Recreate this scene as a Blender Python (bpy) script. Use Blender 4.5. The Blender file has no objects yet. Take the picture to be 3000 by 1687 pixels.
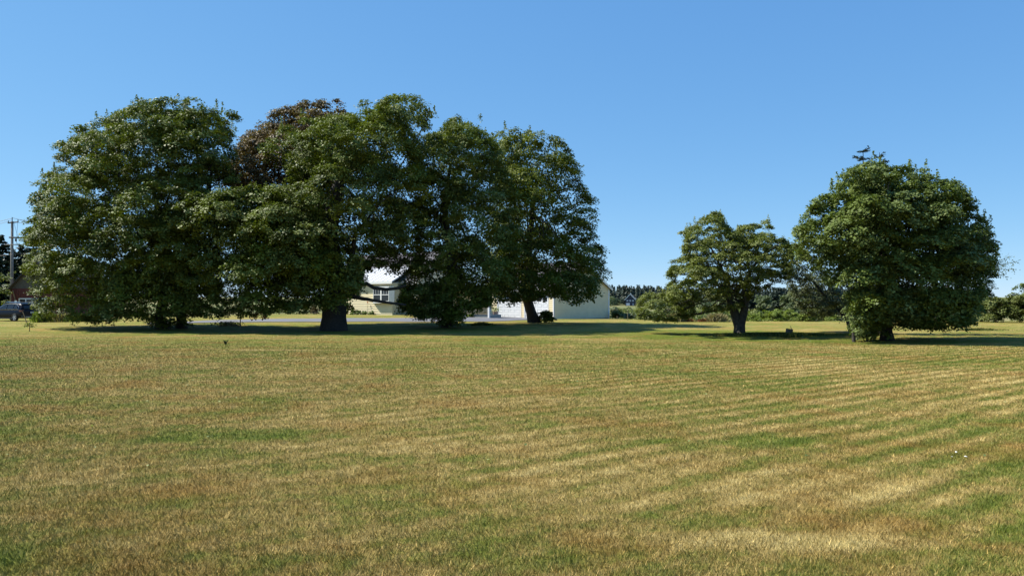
import bpy, bmesh, math, random
import numpy as np
from mathutils import Vector, Matrix, noise as mnoise
R = math.radians
random.seed(7)
rng = np.random.default_rng(11)

# ------------------------------------------------------------------ camera, world, sun
sc = bpy.context.scene
CAM_H = 1.65
PITCH = math.atan(44.5 / 2200.0)
cd = bpy.data.cameras.new('camera')
cam = bpy.data.objects.new('camera', cd)
sc.collection.objects.link(cam)
cam.location = (0, 0, CAM_H)
cam.rotation_euler = (R(90) + PITCH, 0, 0)
cd.sensor_width = 36.0
cd.lens = 2200.0 / 3000.0 * 36.0
cd.clip_end = 6000
sc.camera = cam

SUN_EL = R(50)
SUN_FRONT = R(-14)      # the sun stands left and a little behind the trees
sdir = Vector((-math.cos(SUN_FRONT) * math.cos(SUN_EL), -math.sin(SUN_FRONT) * math.cos(SUN_EL), math.sin(SUN_EL)))
w = bpy.data.worlds.new('World'); sc.world = w; w.use_nodes = True
nt = w.node_tree
bg = nt.nodes['Background']
sky = nt.nodes.new('ShaderNodeTexSky'); sky.sky_type = 'NISHITA'
sky.sun_disc = False
sky.sun_elevation = SUN_EL
sky.sun_rotation = math.atan2(sdir.x, sdir.y)
sky.altitude = 0; sky.air_density = 0.6; sky.dust_density = 0.0; sky.ozone_density = 10.0
sr = nt.nodes.new('ShaderNodeSeparateColor'); cr = nt.nodes.new('ShaderNodeCombineColor')      # tone response of the sky, per channel
nt.links.new(sky.outputs[0], sr.inputs[0])
for ch, (pw, kf) in enumerate(((.73, .97), (.51, 1.46), (.30, 2.40))):
    a_ = nt.nodes.new('ShaderNodeMath'); a_.operation = 'POWER'; a_.inputs[1].default_value = pw; nt.links.new(sr.outputs[ch], a_.inputs[0])
    b_ = nt.nodes.new('ShaderNodeMath'); b_.operation = 'MULTIPLY'; b_.inputs[1].default_value = kf; nt.links.new(a_.outputs[0], b_.inputs[0])
    nt.links.new(b_.outputs[0], cr.inputs[ch])
nt.links.new(cr.outputs[0], bg.inputs[0]); bg.inputs[1].default_value = 0.131
sl = bpy.data.lights.new('sun', 'SUN'); sl.energy = 5.0; sl.angle = R(0.5); sl.color = (1.0, 0.955, 0.87)
so = bpy.data.objects.new('sun', sl); sc.collection.objects.link(so)
so.rotation_euler = (-sdir).to_track_quat('-Z', 'Y').to_euler()
so.location = (-40, -10, 60)
sc.view_settings.view_transform = 'Standard'; sc.view_settings.look = 'None'
sc.view_settings.exposure = 0.8; sc.view_settings.gamma = 1.0
sc.cycles.max_bounces = 6; sc.cycles.transparent_max_bounces = 4
sc.cycles.diffuse_bounces = 1; sc.cycles.transmission_bounces = 2

# ------------------------------------------------------------------ helpers
K = 3000.0 / 2576.0
cp, sp_ = math.cos(PITCH), math.sin(PITCH)
def P(px, py, depth):
    u = (px - 1500) / 2200.0; v = (843.5 - py) / 2200.0
    y = cp - sp_ * v; z = sp_ + cp * v
    return Vector((u * depth / y, depth, CAM_H + z / y * depth))
def sm(t):
    t = np.clip(t, 0, 1); return t * t * (3 - 2 * t)
def gz(x, y):
    x = np.asarray(x, float); y = np.asarray(y, float)
    mL = sm((4 - x) / 16.0) * sm((x + 44) / 18.0)
    z = 0.34 * mL * sm((y - 42) / 46.0)
    z = z + 0.10 * np.exp(-((x - 1.4) ** 2 + (y - 58) ** 2) / 60.0)
    z = z + 0.16 * np.exp(-(((x + 24) / 7) ** 2 + ((y - 58) / 7) ** 2))
    z = z - 0.05 * sm((x - 14) / 8) * np.exp(-((y - 47) / 6.0) ** 2)
    z = z + 0.15 * np.exp(-(((x + 4) / 9) ** 2 + ((y - 54) / 6.0) ** 2)) - 0.09 * np.exp(-(((x - 12) / 7) ** 2 + ((y - 35) / 4.5) ** 2))
    edge = 68 + (34) * sm((14.5 - x) / 5.0)
    z = z - 0.2 * sm((y - 76) / 14.0) * sm((x) / 5.0) * sm((16 - x) / 3.0)
    z = z - 3.6 * sm((y - edge) / 42.0)
    z = z + 0.6 * sm((y - 150) / 200.0) + 2.3 * sm((y - 350) / 300.0) + 4.5 * sm((y - 655) / 110.0) + 7 * sm((y - 780) / 400)
    z = z + 0.012 * np.sin(x * 0.9 + y * 0.31) * np.sin(y * 0.53 - x * 0.2)
    return z
def gzf(x, y): return float(gz(x, y))
def G(px, py):                       # point of the terrain seen at a pixel of the photograph
    prev = 3.0
    for d in np.concatenate([np.arange(3, 120, 0.25), np.arange(120, 900, 3)]):
        p = P(px, py, d)
        if p.z <= gzf(p.x, p.y):
            return Vector((p.x, p.y, gzf(p.x, p.y)))
        prev = d
    return p
COL = sc.collection
def link(name, me, mat=None, parent=None):
    o = bpy.data.objects.new(name, me); COL.objects.link(o)
    if mat is not None and me is not None:
        for m in (mat if isinstance(mat, (list, tuple)) else [mat]): me.materials.append(m)
    if parent: o.parent = parent
    return o
def tag(o, label=None, cat=None, group=None, kind=None):
    if label: o['label'] = label
    if cat: o['category'] = cat
    if group: o['group'] = group
    if kind: o['kind'] = kind
    return o
def empty(name, loc, rz=0, label=None, cat=None, group=None):
    o = bpy.data.objects.new(name, None); COL.objects.link(o)
    o.location = loc; o.rotation_euler = (0, 0, rz); o.empty_display_size = 0.3
    return tag(o, label, cat, group)
def np_mesh(name, V, F, tint=None, smooth=False):
    me = bpy.data.meshes.new(name)
    V = np.ascontiguousarray(V, dtype=np.float32); F = np.ascontiguousarray(F, dtype=np.int32)
    k = F.shape[1]
    me.vertices.add(len(V)); me.vertices.foreach_set('co', V.ravel())
    me.loops.add(F.size); me.loops.foreach_set('vertex_index', F.ravel())
    me.polygons.add(len(F)); me.polygons.foreach_set('loop_start', np.arange(0, F.size, k, dtype=np.int32))
    me.polygons.foreach_set('loop_total', np.full(len(F), k, dtype=np.int32))
    if smooth: me.polygons.foreach_set('use_smooth', np.ones(len(F), dtype=bool))
    if tint is not None:
        a = me.attributes.new('tint', 'FLOAT', 'POINT'); a.data.foreach_set('value', np.ascontiguousarray(tint, dtype=np.float32))
    me.update(calc_edges=True)
    return me
def unit(a): return a / np.maximum(np.linalg.norm(a, axis=-1, keepdims=True), 1e-9)
def leaf_mesh(name, C, N, S, T, wid=0.42, fold=0.13, tang=None):
    n = len(C); N = unit(N)
    r = unit(rng.normal(size=(n, 3))) if tang is None else tang
    t = unit(np.cross(N, r)); b = np.cross(N, t); s = S[:, None]
    V = np.empty((n, 4, 3))
    V[:, 0] = C - t * s * 0.5; V[:, 1] = C + b * s * wid + N * s * fold + t * s * .08
    V[:, 2] = C + t * s * 0.5; V[:, 3] = C - b * s * wid + N * s * fold + t * s * .08
    return np_mesh(name, V.reshape(-1, 3), np.arange(4 * n).reshape(n, 4), np.repeat(T, 4))

class MB:                              # collects boxes, prisms and tubes into one mesh
    def __init__(s): s.v = []; s.f = []
    def box(s, x0, x1, y0, y1, z0, z1):
        b = len(s.v)
        s.v += [(x0,y0,z0),(x1,y0,z0),(x1,y1,z0),(x0,y1,z0),(x0,y0,z1),(x1,y0,z1),(x1,y1,z1),(x0,y1,z1)]
        s.f += [tuple(b+i for i in q) for q in ((0,3,2,1),(4,5,6,7),(0,1,5,4),(1,2,6,5),(2,3,7,6),(3,0,4,7))]
        return s
    def poly(s, pts):
        b = len(s.v); s.v += [tuple(p) for p in pts]; s.f.append(tuple(range(b, b+len(pts)))); return s
    def prism(s, pts, d):              # polygon pts swept by vector d
        b = len(s.v); n = len(pts); d = Vector(d)
        s.v += [tuple(p) for p in pts] + [tuple(Vector(p)+d) for p in pts]
        s.f.append(tuple(range(b, b+n))); s.f.append(tuple(range(b+2*n-1, b+n-1, -1)))
        for i in range(n):
            j = (i+1) % n; s.f.append((b+i, b+n+i, b+n+j, b+j))
        return s
    def tube(s, pts, rad, n=8, cap=True, lump=0.0):
        pts = [Vector(p) for p in pts]; b = len(s.v)
        up = Vector((0.31, 0.9, 0.2)).normalized()
        for i, p in enumerate(pts):
            d = (pts[min(i+1, len(pts)-1)] - pts[max(i-1, 0)]).normalized()
            a = d.cross(up)
            if a.length < 1e-3: a = d.cross(Vector((1, 0, 0)))
            a.normalize(); c = d.cross(a); r = rad[i] if isinstance(rad, (list, tuple)) else rad
            for k in range(n):
                t = 2*math.pi*k/n
                rr = r * (1 + lump * math.sin(3*t + i*.7) * .6 + lump * math.sin(5*t+1.3+i*.3) * .5)
                s.v.append(tuple(p + a*math.cos(t)*rr + c*math.sin(t)*rr))
        for i in range(len(pts)-1):
            for k in range(n):
                k2 = (k+1) % n
                s.f.append((b+i*n+k, b+i*n+k2, b+(i+1)*n+k2, b+(i+1)*n+k))
        if cap:
            s.f.append(tuple(b+k for k in range(n-1, -1, -1))); s.f.append(tuple(b+(len(pts)-1)*n+k for k in range(n)))
        return s
    def build(s, name, mat, parent=None, smooth=False):
        me = bpy.data.meshes.new(name); me.from_pydata(s.v, [], s.f); me.update()
        bm = bmesh.new(); bm.from_mesh(me); bmesh.ops.recalc_face_normals(bm, faces=bm.faces); bm.to_mesh(me); bm.free()
        if smooth:
            for p in me.polygons: p.use_smooth = True
        return link(name, me, mat, parent)

# ------------------------------------------------------------------ materials
def newmat(name):
    m = bpy.data.materials.new(name); m.use_nodes = True
    return m, m.node_tree, m.node_tree.nodes['Principled BSDF']
def N_(nt, t, **kw):
    n = nt.nodes.new(t)
    for k, v in kw.items(): setattr(n, k, v)
    return n
def ramp(nt, fac, stops, interp='LINEAR'):
    r = N_(nt, 'ShaderNodeValToRGB'); r.color_ramp.interpolation = interp
    e = r.color_ramp.elements
    while len(e) < len(stops): e.new(0.5)
    for i, (p, c) in enumerate(stops):
        e[i].position = p; e[i].color = (c[0], c[1], c[2], 1) if isinstance(c, (tuple, list)) else (c, c, c, 1)
    if fac is not None: nt.links.new(fac, r.inputs[0])
    return r.outputs[0]
def noise(nt, vec, scale, detail=3, rough=0.55, dist=0.0):
    n = N_(nt, 'ShaderNodeTexNoise'); n.inputs['Scale'].default_value = scale
    n.inputs['Detail'].default_value = detail; n.inputs['Roughness'].default_value = rough
    n.inputs['Distortion'].default_value = dist
    if vec is not None: nt.links.new(vec, n.inputs['Vector'])
    return n.outputs['Fac']
def mix(nt, a, b, f, mode='MIX'):
    m = N_(nt, 'ShaderNodeMix'); m.data_type = 'RGBA'; m.blend_type = mode
    for s, val in ((6, a), (7, b)):
        if hasattr(val, 'is_linked') or hasattr(val, 'links'): nt.links.new(val, m.inputs[s])
        else: m.inputs[s].default_value = (*val, 1)
    if isinstance(f, (int, float)): m.inputs[0].default_value = f
    else: nt.links.new(f, m.inputs[0])
    return m.outputs[2]
def math_(nt, op, a, b=None, clamp=False):
    m = N_(nt, 'ShaderNodeMath'); m.operation = op; m.use_clamp = clamp
    for i, v in enumerate((a, b)):
        if v is None: continue
        if isinstance(v, (int, float)): m.inputs[i].default_value = v
        else: nt.links.new(v, m.inputs[i])
    return m.outputs[0]
def plain(name, col, rough=0.6, var=0.12, scale=3.0, metal=0.0, spec=0.5, bump=0.0, bscale=40):
    m, nt, b = newmat(name)
    tc = N_(nt, 'ShaderNodeTexCoord')
    f = noise(nt, tc.outputs['Object'], scale, 4, 0.6)
    lo = tuple(c * (1 - var) for c in col); hi = tuple(min(1, c * (1 + var)) for c in col)
    nt.links.new(ramp(nt, f, [(0.3, lo), (0.7, hi)]), b.inputs['Base Color'])
    b.inputs['Roughness'].default_value = rough; b.inputs['Metallic'].default_value = metal
    b.inputs['Specular IOR Level'].default_value = spec
    if bump:
        bn = N_(nt, 'ShaderNodeBump'); bn.inputs['Strength'].default_value = bump; bn.inputs['Distance'].default_value = 0.02
        nt.links.new(noise(nt, tc.outputs['Object'], bscale, 5, 0.7), bn.inputs['Height']); nt.links.new(bn.outputs[0], b.inputs['Normal'])
    return m
def leafmat(name, stops, rough=0.55, trans=0.15, spec=0.2, hue2=None):
    m, nt, b = newmat(name)
    at = N_(nt, 'ShaderNodeAttribute'); at.attribute_name = 'tint'
    c = ramp(nt, at.outputs['Fac'], stops)
    if hue2:
        tc = N_(nt, 'ShaderNodeTexCoord')
        f = ramp(nt, noise(nt, tc.outputs['Object'], 0.45, 2, 0.5), [(0.42, 0.0), (0.62, 1.0)])
        c = mix(nt, c, hue2, math_(nt, 'MULTIPLY', f, 0.55))
    nt.links.new(c, b.inputs['Base Color'])
    b.inputs['Roughness'].default_value = rough; b.inputs['Specular IOR Level'].default_value = spec
    tr = N_(nt, 'ShaderNodeBsdfTranslucent')
    tcol = mix(nt, c, (0.9, 1.0, 0.35), 1.0, 'MULTIPLY')
    hs = N_(nt, 'ShaderNodeHueSaturation'); hs.inputs['Value'].default_value = 1.5; nt.links.new(tcol, hs.inputs['Color'])
    nt.links.new(hs.outputs[0], tr.inputs['Color'])
    mx = N_(nt, 'ShaderNodeMixShader'); mx.inputs[0].default_value = trans
    nt.links.new(b.outputs[0], mx.inputs[1]); nt.links.new(tr.outputs[0], mx.inputs[2])
    nt.links.new(mx.outputs[0], nt.nodes['Material Output'].inputs[0])
    return m
M = {}
M['maple'] = leafmat('maple_leaf', [(0, (.045,.064,.016)), (.45, (.112,.142,.032)), (.8, (.19,.222,.060)), (1, (.26,.27,.10))], hue2=(.15,.19,.015))
M['maple2'] = leafmat('maple_leaf_b', [(0, (.044,.066,.020)), (.45, (.105,.142,.040)), (.8, (.175,.218,.070)), (1, (.24,.27,.11))], hue2=(.135,.178,.024))
M['maple3'] = leafmat('maple_leaf_c', [(0, (.045,.062,.012)), (.45, (.115,.140,.024)), (.8, (.19,.212,.046)), (1, (.26,.265,.08))], hue2=(.15,.18,.010))
M['copper'] = leafmat('copper_leaf', [(0, (.075,.052,.026)), (.5, (.16,.115,.056)), (.85, (.22,.18,.085)), (1, (.26,.23,.10))], trans=.15)
M['apple'] = leafmat('apple_leaf', [(0, (.085,.105,.026)), (.5, (.155,.185,.046)), (.85, (.22,.24,.07)), (1, (.28,.28,.10))], trans=.2)
M['greyleaf'] = leafmat('grey_leaf', [(0, (.09,.11,.06)), (.5, (.15,.175,.09)), (1, (.23,.24,.14))], trans=.15)
M['spruce'] = leafmat('spruce_needle', [(0, (.016,.030,.018)), (.6, (.030,.050,.030)), (1, (.055,.080,.045))], trans=.05)
M['fresh'] = leafmat('fresh_leaf', [(0, (.09,.13,.022)), (.5, (.16,.21,.035)), (1, (.25,.29,.07))], trans=.25)
M['bush'] = leafmat('bush_leaf', [(0, (.07,.09,.024)), (.5, (.13,.155,.040)), (1, (.21,.23,.08))], trans=.2)
M['farleaf'] = leafmat('far_leaf', [(0, (.055,.08,.036)), (.5, (.095,.125,.052)), (1, (.15,.175,.08))], trans=.15)
M['farconifer'] = leafmat('far_conifer', [(0, (.020,.034,.026)), (.6, (.034,.052,.038)), (1, (.055,.075,.05))], trans=.05)
M['rust'] = leafmat('rusty_leaf', [(0, (.12,.05,.02)), (.5, (.2,.08,.035)), (1, (.3,.14,.07))], trans=.2)
M['hosta'] = leafmat('hosta_leaf', [(0, (.09,.13,.04)), (.5, (.2,.25,.09)), (1, (.42,.45,.22))], trans=.2)
M['flower'] = leafmat('red_flower', [(0, (.35,.05,.03)), (1, (.6,.16,.08))], trans=.2)
M['bark'] = plain('bark', (.036,.031,.026), .9, .45, 9, bump=.8, bscale=18)
M['applebark'] = plain('apple_bark', (.05,.045,.038), .9, .5, 8, bump=.9, bscale=22)
M['deadwood'] = plain('dead_wood', (.2,.17,.13), .9, .3, 10)
M['siding'] = plain('cream_siding', (.78,.67,.42), .5, .05, 1.5, spec=.3)
M['white'] = plain('white_paint', (.80,.80,.78), .45, .03, 2)
M['greytrim'] = plain('grey_trim', (.42,.46,.50), .5, .05, 2)
M['door'] = plain('white_door', (.78,.80,.80), .4, .03, 2)
M['whiteroof'] = plain('pale_metal_roof', (.50,.51,.52), .45, .06, 2, spec=.5)
M['found'] = plain('foundation_concrete', (.33,.34,.31), .9, .12, 5)
M['red'] = plain('barn_red', (.12,.026,.020), .8, .22, 4)
M['barntop'] = plain('shaded_board', (.10,.085,.065), .85, .25, 5)  # grey-brown gable siding, the gable's shadow included in its dark colour
M['brick'] = plain('chimney_brick', (.38,.17,.13), .9, .2, 12)
M['navy'] = plain('navy_siding', (.030,.036,.060), .7, .12, 3)
M['tan_roof'] = plain('tan_roof', (.27,.215,.185), .9, .1, 3)
M['pole'] = plain('pole_wood', (.22,.20,.175), .9, .18, 6)
M['darkwood'] = plain('dark_wood', (.06,.05,.045), .85, .2, 6)
M['wire'] = plain('wire', (.03,.03,.035), .6, .05)
M['stake'] = plain('stake_wood', (.33,.22,.12), .85, .2, 12)
M['post'] = plain('post_wood', (.22,.19,.12), .85, .2, 12)
M['stump'] = plain('stump_wood', (.10,.088,.070), .95, .4, 12, bump=.8, bscale=25)
M['paper'] = plain('white_scrap', (.75,.74,.68), .7, .08, 30)
M['glass'] = plain('window_glass', (.016,.020,.026), .1, .1, 2, spec=.4)
M['carpaint'] = plain('dark_navy_paint', (.006,.009,.018), .3, .05, 2, spec=.12)
M['carpaint'].node_tree.nodes['Principled BSDF'].inputs['Coat Weight'].default_value = .04
M['plastic'] = plain('black_plastic', (.02,.02,.021), .6, .08, 5)
M['tyre'] = plain('tyre_rubber', (.018,.018,.018), .85, .1, 9)
M['chrome'] = plain('chrome_trim', (.62,.63,.65), .2, .03, 4, metal=.9)
M['rim'] = plain('alloy_rim', (.50,.50,.52), .35, .05, 4, metal=.5)
M['lamp'] = plain('tail_lamp', (.10,.008,.008), .15, .1, 6, spec=.6)
M['plate'] = plain('plate_white', (.6,.6,.62), .5, .05, 6)
M['plate_ink'] = plain('plate_ink', (.05,.07,.18), .6, .05, 6)
M['terracotta'] = plain('terracotta', (.42,.30,.25), .8, .12, 6)
M['curtain'] = plain('curtain', (.5,.5,.48), .9, .1, 8)
# shingled roof: courses of slightly different greys
m, nt, b = newmat('grey_shingles'); tc = N_(nt, 'ShaderNodeTexCoord')
br = N_(nt, 'ShaderNodeTexBrick'); br.inputs['Scale'].default_value = 1.0
br.inputs['Brick Width'].default_value = .3; br.inputs['Row Height'].default_value = .14; br.inputs['Mortar Size'].default_value = .008
br.inputs['Color1'].default_value = (.10,.095,.105,1); br.inputs['Color2'].default_value = (.14,.13,.14,1); br.inputs['Mortar'].default_value = (.05,.05,.055,1)
nt.links.new(tc.outputs['Object'], br.inputs['Vector']); nt.links.new(br.outputs[0], b.inputs['Base Color']); b.inputs['Roughness'].default_value = .9
M['shingle'] = m
# asphalt
m, nt, b = newmat('asphalt'); tc = N_(nt, 'ShaderNodeTexCoord')
f = noise(nt, tc.outputs['Object'], .5, 5, .6)
nt.links.new(ramp(nt, f, [(.3, (.10,.10,.108)), (.7, (.15,.148,.155))]), b.inputs['Base Color']); b.inputs['Roughness'].default_value = .85
M['asphalt'] = m

# lawn colour as a function of the place on the ground, shared by sheet and blades
STRIPE = R(38.0)
def lawn_color(nt, jit=None):
    g = N_(nt, 'ShaderNodeNewGeometry'); pos = g.outputs['Position']
    sep = N_(nt, 'ShaderNodeSeparateXYZ'); nt.links.new(pos, sep.inputs[0])
    X, Y = sep.outputs[0], sep.outputs[1]
    flat = N_(nt, 'ShaderNodeCombineXYZ'); nt.links.new(X, flat.inputs[0]); nt.links.new(Y, flat.inputs[1])
    fv = flat.outputs[0]
    # coordinates along and across the mower tracks, gently bent
    mp = N_(nt, 'ShaderNodeMapping'); mp.inputs['Rotation'].default_value = (0, 0, -STRIPE); nt.links.new(fv, mp.inputs[0])
    st = N_(nt, 'ShaderNodeSeparateXYZ'); nt.links.new(mp.outputs[0], st.inputs[0])
    bend = noise(nt, fv, .11, 2, .5)
    v = math_(nt, 'ADD', st.outputs[1], math_(nt, 'MULTIPLY', bend, .9))
    cs = N_(nt, 'ShaderNodeCombineXYZ')
    nt.links.new(math_(nt, 'MULTIPLY', st.outputs[0], .16), cs.inputs[0]); nt.links.new(v, cs.inputs[1])
    streak = noise(nt, cs.outputs[0], 2.6, 4, .62)
    w1 = math_(nt, 'SINE', math_(nt, 'MULTIPLY', v, 12.3))
    # tracks fade out towards the left and get fuzzy
    msk = N_(nt, 'ShaderNodeMapRange'); msk.inputs[1].default_value = -5; msk.inputs[2].default_value = 5
    msk.inputs[3].default_value = .12; msk.inputs[4].default_value = 1.0; nt.links.new(X, msk.inputs[0])
    fuzz = ramp(nt, noise(nt, fv, .35, 2, .5), [(.35, .35), (.65, 1.0)])
    amp = math_(nt, 'MULTIPLY', msk.outputs[0], fuzz)
    band = math_(nt, 'MULTIPLY', math_(nt, 'MULTIPLY', w1, amp), .26)
    # horizontal passes on the left
    mp2 = N_(nt, 'ShaderNodeMapping'); mp2.inputs['Rotation'].default_value = (0, 0, R(-4)); mp2.inputs['Scale'].default_value = (.14, 1, 1)
    nt.links.new(fv, mp2.inputs[0])
    hs = noise(nt, mp2.outputs[0], .9, 4, .62)
    big = noise(nt, fv, .17, 3, .55, .6)
    mid = noise(nt, fv, 1.1, 4, .65, .5); sml = noise(nt, fv, 3.4, 3, .65, .3)
    fine = noise(nt, fv, 9.0, 4, .7)
    vf = noise(nt, fv, 60.0, 3, .7)
    def term(a, k): return math_(nt, 'MULTIPLY', math_(nt, 'SUBTRACT', a, .5), k)
    s = .5
    acc = math_(nt, 'ADD', term(big, .95), .53)
    acc = math_(nt, 'ADD', acc, term(mid, 1.05))
    acc = math_(nt, 'ADD', acc, math_(nt, 'MULTIPLY', term(streak, 1.1), math_(nt, 'ADD', msk.outputs[0], .25)))
    acc = math_(nt, 'ADD', acc, term(hs, .8)); acc = math_(nt, 'ADD', acc, term(sml, .9))
    if jit is not None: acc = math_(nt, 'ADD', acc, term(jit, .62))
    acc = math_(nt, 'ADD', acc, term(fine, .55))
    acc = math_(nt, 'ADD', acc, band)
    # greener with distance (beyond the parched foreground)
    far = N_(nt, 'ShaderNodeMapRange'); far.inputs[1].default_value = 9; far.inputs[2].default_value = 34
    far.inputs[3].default_value = .03; far.inputs[4].default_value = -.12; nt.links.new(Y, far.inputs[0])
    acc = math_(nt, 'ADD', acc, far.outputs[0])
    # lush green spots; under the trees they put shade into the lawn colour
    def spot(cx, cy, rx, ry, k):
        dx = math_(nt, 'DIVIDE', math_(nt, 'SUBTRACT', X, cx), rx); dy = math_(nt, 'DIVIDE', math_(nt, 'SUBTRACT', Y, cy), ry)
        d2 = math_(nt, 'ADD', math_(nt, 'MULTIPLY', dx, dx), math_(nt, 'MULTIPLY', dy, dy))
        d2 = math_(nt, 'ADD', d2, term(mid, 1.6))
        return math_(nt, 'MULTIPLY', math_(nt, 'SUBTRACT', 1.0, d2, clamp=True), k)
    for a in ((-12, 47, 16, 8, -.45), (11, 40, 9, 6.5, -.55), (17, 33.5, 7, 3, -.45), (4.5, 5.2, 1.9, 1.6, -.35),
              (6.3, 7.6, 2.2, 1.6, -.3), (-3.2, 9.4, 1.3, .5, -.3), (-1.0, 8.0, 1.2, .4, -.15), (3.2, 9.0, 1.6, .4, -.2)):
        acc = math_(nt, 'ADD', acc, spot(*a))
    for a in ((1.9, 5.25, 1.25, .28, .5), (6.6, 7.7, .9, .28, .5), (-.55, 12.2, 1.1, .35, .35), (2.6, 6.9, 2.2, .8, .18), (-2.5, 6.2, 2.2, .7, .12), (-8, 26.5, 2.6, .7, .3), (-1, 13.6, 5, 1.4, .12)):
        acc = math_(nt, 'ADD', acc, spot(*a))
    c = ramp(nt, acc, [(.02, (.120,.155,.018)), (.24, (.168,.186,.032)), (.42, (.228,.212,.048)), (.58, (.290,.222,.066)), (.78, (.385,.285,.100)), (1.0, (.50,.395,.16))])
    # some brown-orange thatch
    rs = ramp(nt, noise(nt, fv, .55, 3, .65), [(.5, 0.0), (.68, 1.0)])
    c = mix(nt, c, (.275,.165,.040), math_(nt, 'MULTIPLY', rs, .72))
    # grass leaning away from or towards the viewer after the mower reads lighter or darker
    k = math_(nt, 'ADD', 1.0, math_(nt, 'MULTIPLY', math_(nt, 'MULTIPLY', w1, amp), .11)); kc = N_(nt, 'ShaderNodeVectorMath'); kc.operation = 'SCALE'; nt.links.new(c, kc.inputs[0]); nt.links.new(k, kc.inputs['Scale'])
    return kc.outputs[0], vf, fine, pos
m, nt, b = newmat('lawn'); c, vf, fine, pos = lawn_color(nt)
cc = mix(nt, c, ramp(nt, vf, [(.3, .45), (.7, 1.4)]), .8, 'MULTIPLY')
far2 = N_(nt, 'ShaderNodeSeparateXYZ'); nt.links.new(pos, far2.inputs[0])
fr = N_(nt, 'ShaderNodeMapRange'); fr.inputs[1].default_value = 72; fr.inputs[2].default_value = 120; nt.links.new(far2.outputs[1], fr.inputs[0])
fieldc = ramp(nt, noise(nt, pos, .02, 4, .6), [(.4, (.09,.12,.04)), (.6, (.22,.2,.09))])
nt.links.new(mix(nt, cc, fieldc, fr.outputs[0]), b.inputs['Base Color'])
b.inputs['Roughness'].default_value = .95; b.inputs['Specular IOR Level'].default_value = .1
bn = N_(nt, 'ShaderNodeBump'); bn.inputs['Strength'].default_value = .9; bn.inputs['Distance'].default_value = .05
hh = math_(nt, 'ADD', noise(nt, pos, 26, 4, .7), math_(nt, 'MULTIPLY', noise(nt, pos, 5, 3, .6), .8))
nt.links.new(hh, bn.inputs['Height']); nt.links.new(bn.outputs[0], b.inputs['Normal'])
M['lawn'] = m
m, nt, b = newmat('grass_blade')
at = N_(nt, 'ShaderNodeAttribute'); at.attribute_name = 'tint'
c, vf, fine, pos = lawn_color(nt, at.outputs['Fac'])
c = mix(nt, c, ramp(nt, at.outputs['Fac'], [(0, (.60,.64,.50)), (.5, (.95,.95,.85)), (.85, (1.25,1.18,1.05)), (1, (2.0,1.8,1.6))]), 1.0, 'MULTIPLY')
nt.links.new(c, b.inputs['Base Color']); b.inputs['Roughness'].default_value = .6; b.inputs['Specular IOR Level'].default_value = .25
M['blade'] = m
M['tallgrass'] = leafmat('tall_grass', [(0, (.06,.085,.018)), (.6, (.11,.135,.03)), (1, (.2,.2,.07))], trans=.25)
M['drygrass'] = leafmat('dry_grass', [(0, (.16,.13,.06)), (.6, (.26,.22,.11)), (1, (.4,.36,.2))], trans=.2)

# ------------------------------------------------------------------ the ground
xs = np.unique(np.concatenate([np.linspace(-2600, -140, 30), np.linspace(-140, -60, 30), np.linspace(-60, 60, 151), np.linspace(60, 140, 30), np.linspace(140, 2600, 30)]))
ys = np.unique(np.concatenate([np.linspace(-60, 0, 20), np.linspace(0, 125, 176), np.linspace(125, 900, 110), np.linspace(900, 4500, 30)]))
XX, YY = np.meshgrid(xs, ys); ZZ = gz(XX, YY)
V = np.stack([XX, YY, ZZ], -1).reshape(-1, 3); nx, ny = len(xs), len(ys)
i = np.arange((nx-1)*(ny-1)); r0 = (i // (nx-1)) * nx + i % (nx-1)
go = link('ground', np_mesh('ground', V, np.stack([r0, r0+1, r0+nx+1, r0+nx], 1), smooth=True), M['lawn'])
tag(go, 'wide mown lawn, parched tan and green, with mower tracks', kind='structure')

# short grass blades of the foreground lawn
def blades(name, n, ymin, ymax, h, wd, mat, half=None, power=1.0, label=None):
    u = rng.random(n); Y = ymin * (ymax / ymin) ** (u ** power)
    X = (rng.random(n) * 2 - 1) * (Y * .80 + 1.2)
    Z = gz(X, Y)
    hh = h * (0.5 + rng.random(n)) ; a = rng.random(n) * 6.283
    clump = np.array([np.sin(X*23+Y*11), np.cos(Y*27-X*9)]).T
    ww = wd * (0.6 + .8 * rng.random(n)) * np.clip(Y / 6.5, 1, 5)
    hh = hh * np.clip((ymax - Y) / 22, .05, 1)
    lean = unit(rng.normal(size=(n, 2)) + clump*.5) * (hh * (0.35 + .7 * rng.random(n)))[:, None]
    dx = np.cos(a) * ww * .5; dy = np.sin(a) * ww * .5
    V = np.empty((n, 3, 3))
    V[:, 0] = np.stack([X - dx, Y - dy, Z - .004], 1); V[:, 1] = np.stack([X + dx, Y + dy, Z - .004], 1)
    V[:, 2] = np.stack([X + lean[:, 0], Y + lean[:, 1], Z + hh], 1)
    t = np.clip(rng.normal(.45, .25, n), 0, 1)
    return link(name, np_mesh(name, V.reshape(-1, 3), np.arange(3*n).reshape(n, 3), np.repeat(t, 3)), mat)
go = blades('grass', 1500000, 3.6, 46, .027, .0042, M['blade'])
tag(go, 'short dry grass blades of the foreground lawn', 'grass', kind='stuff')

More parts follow.
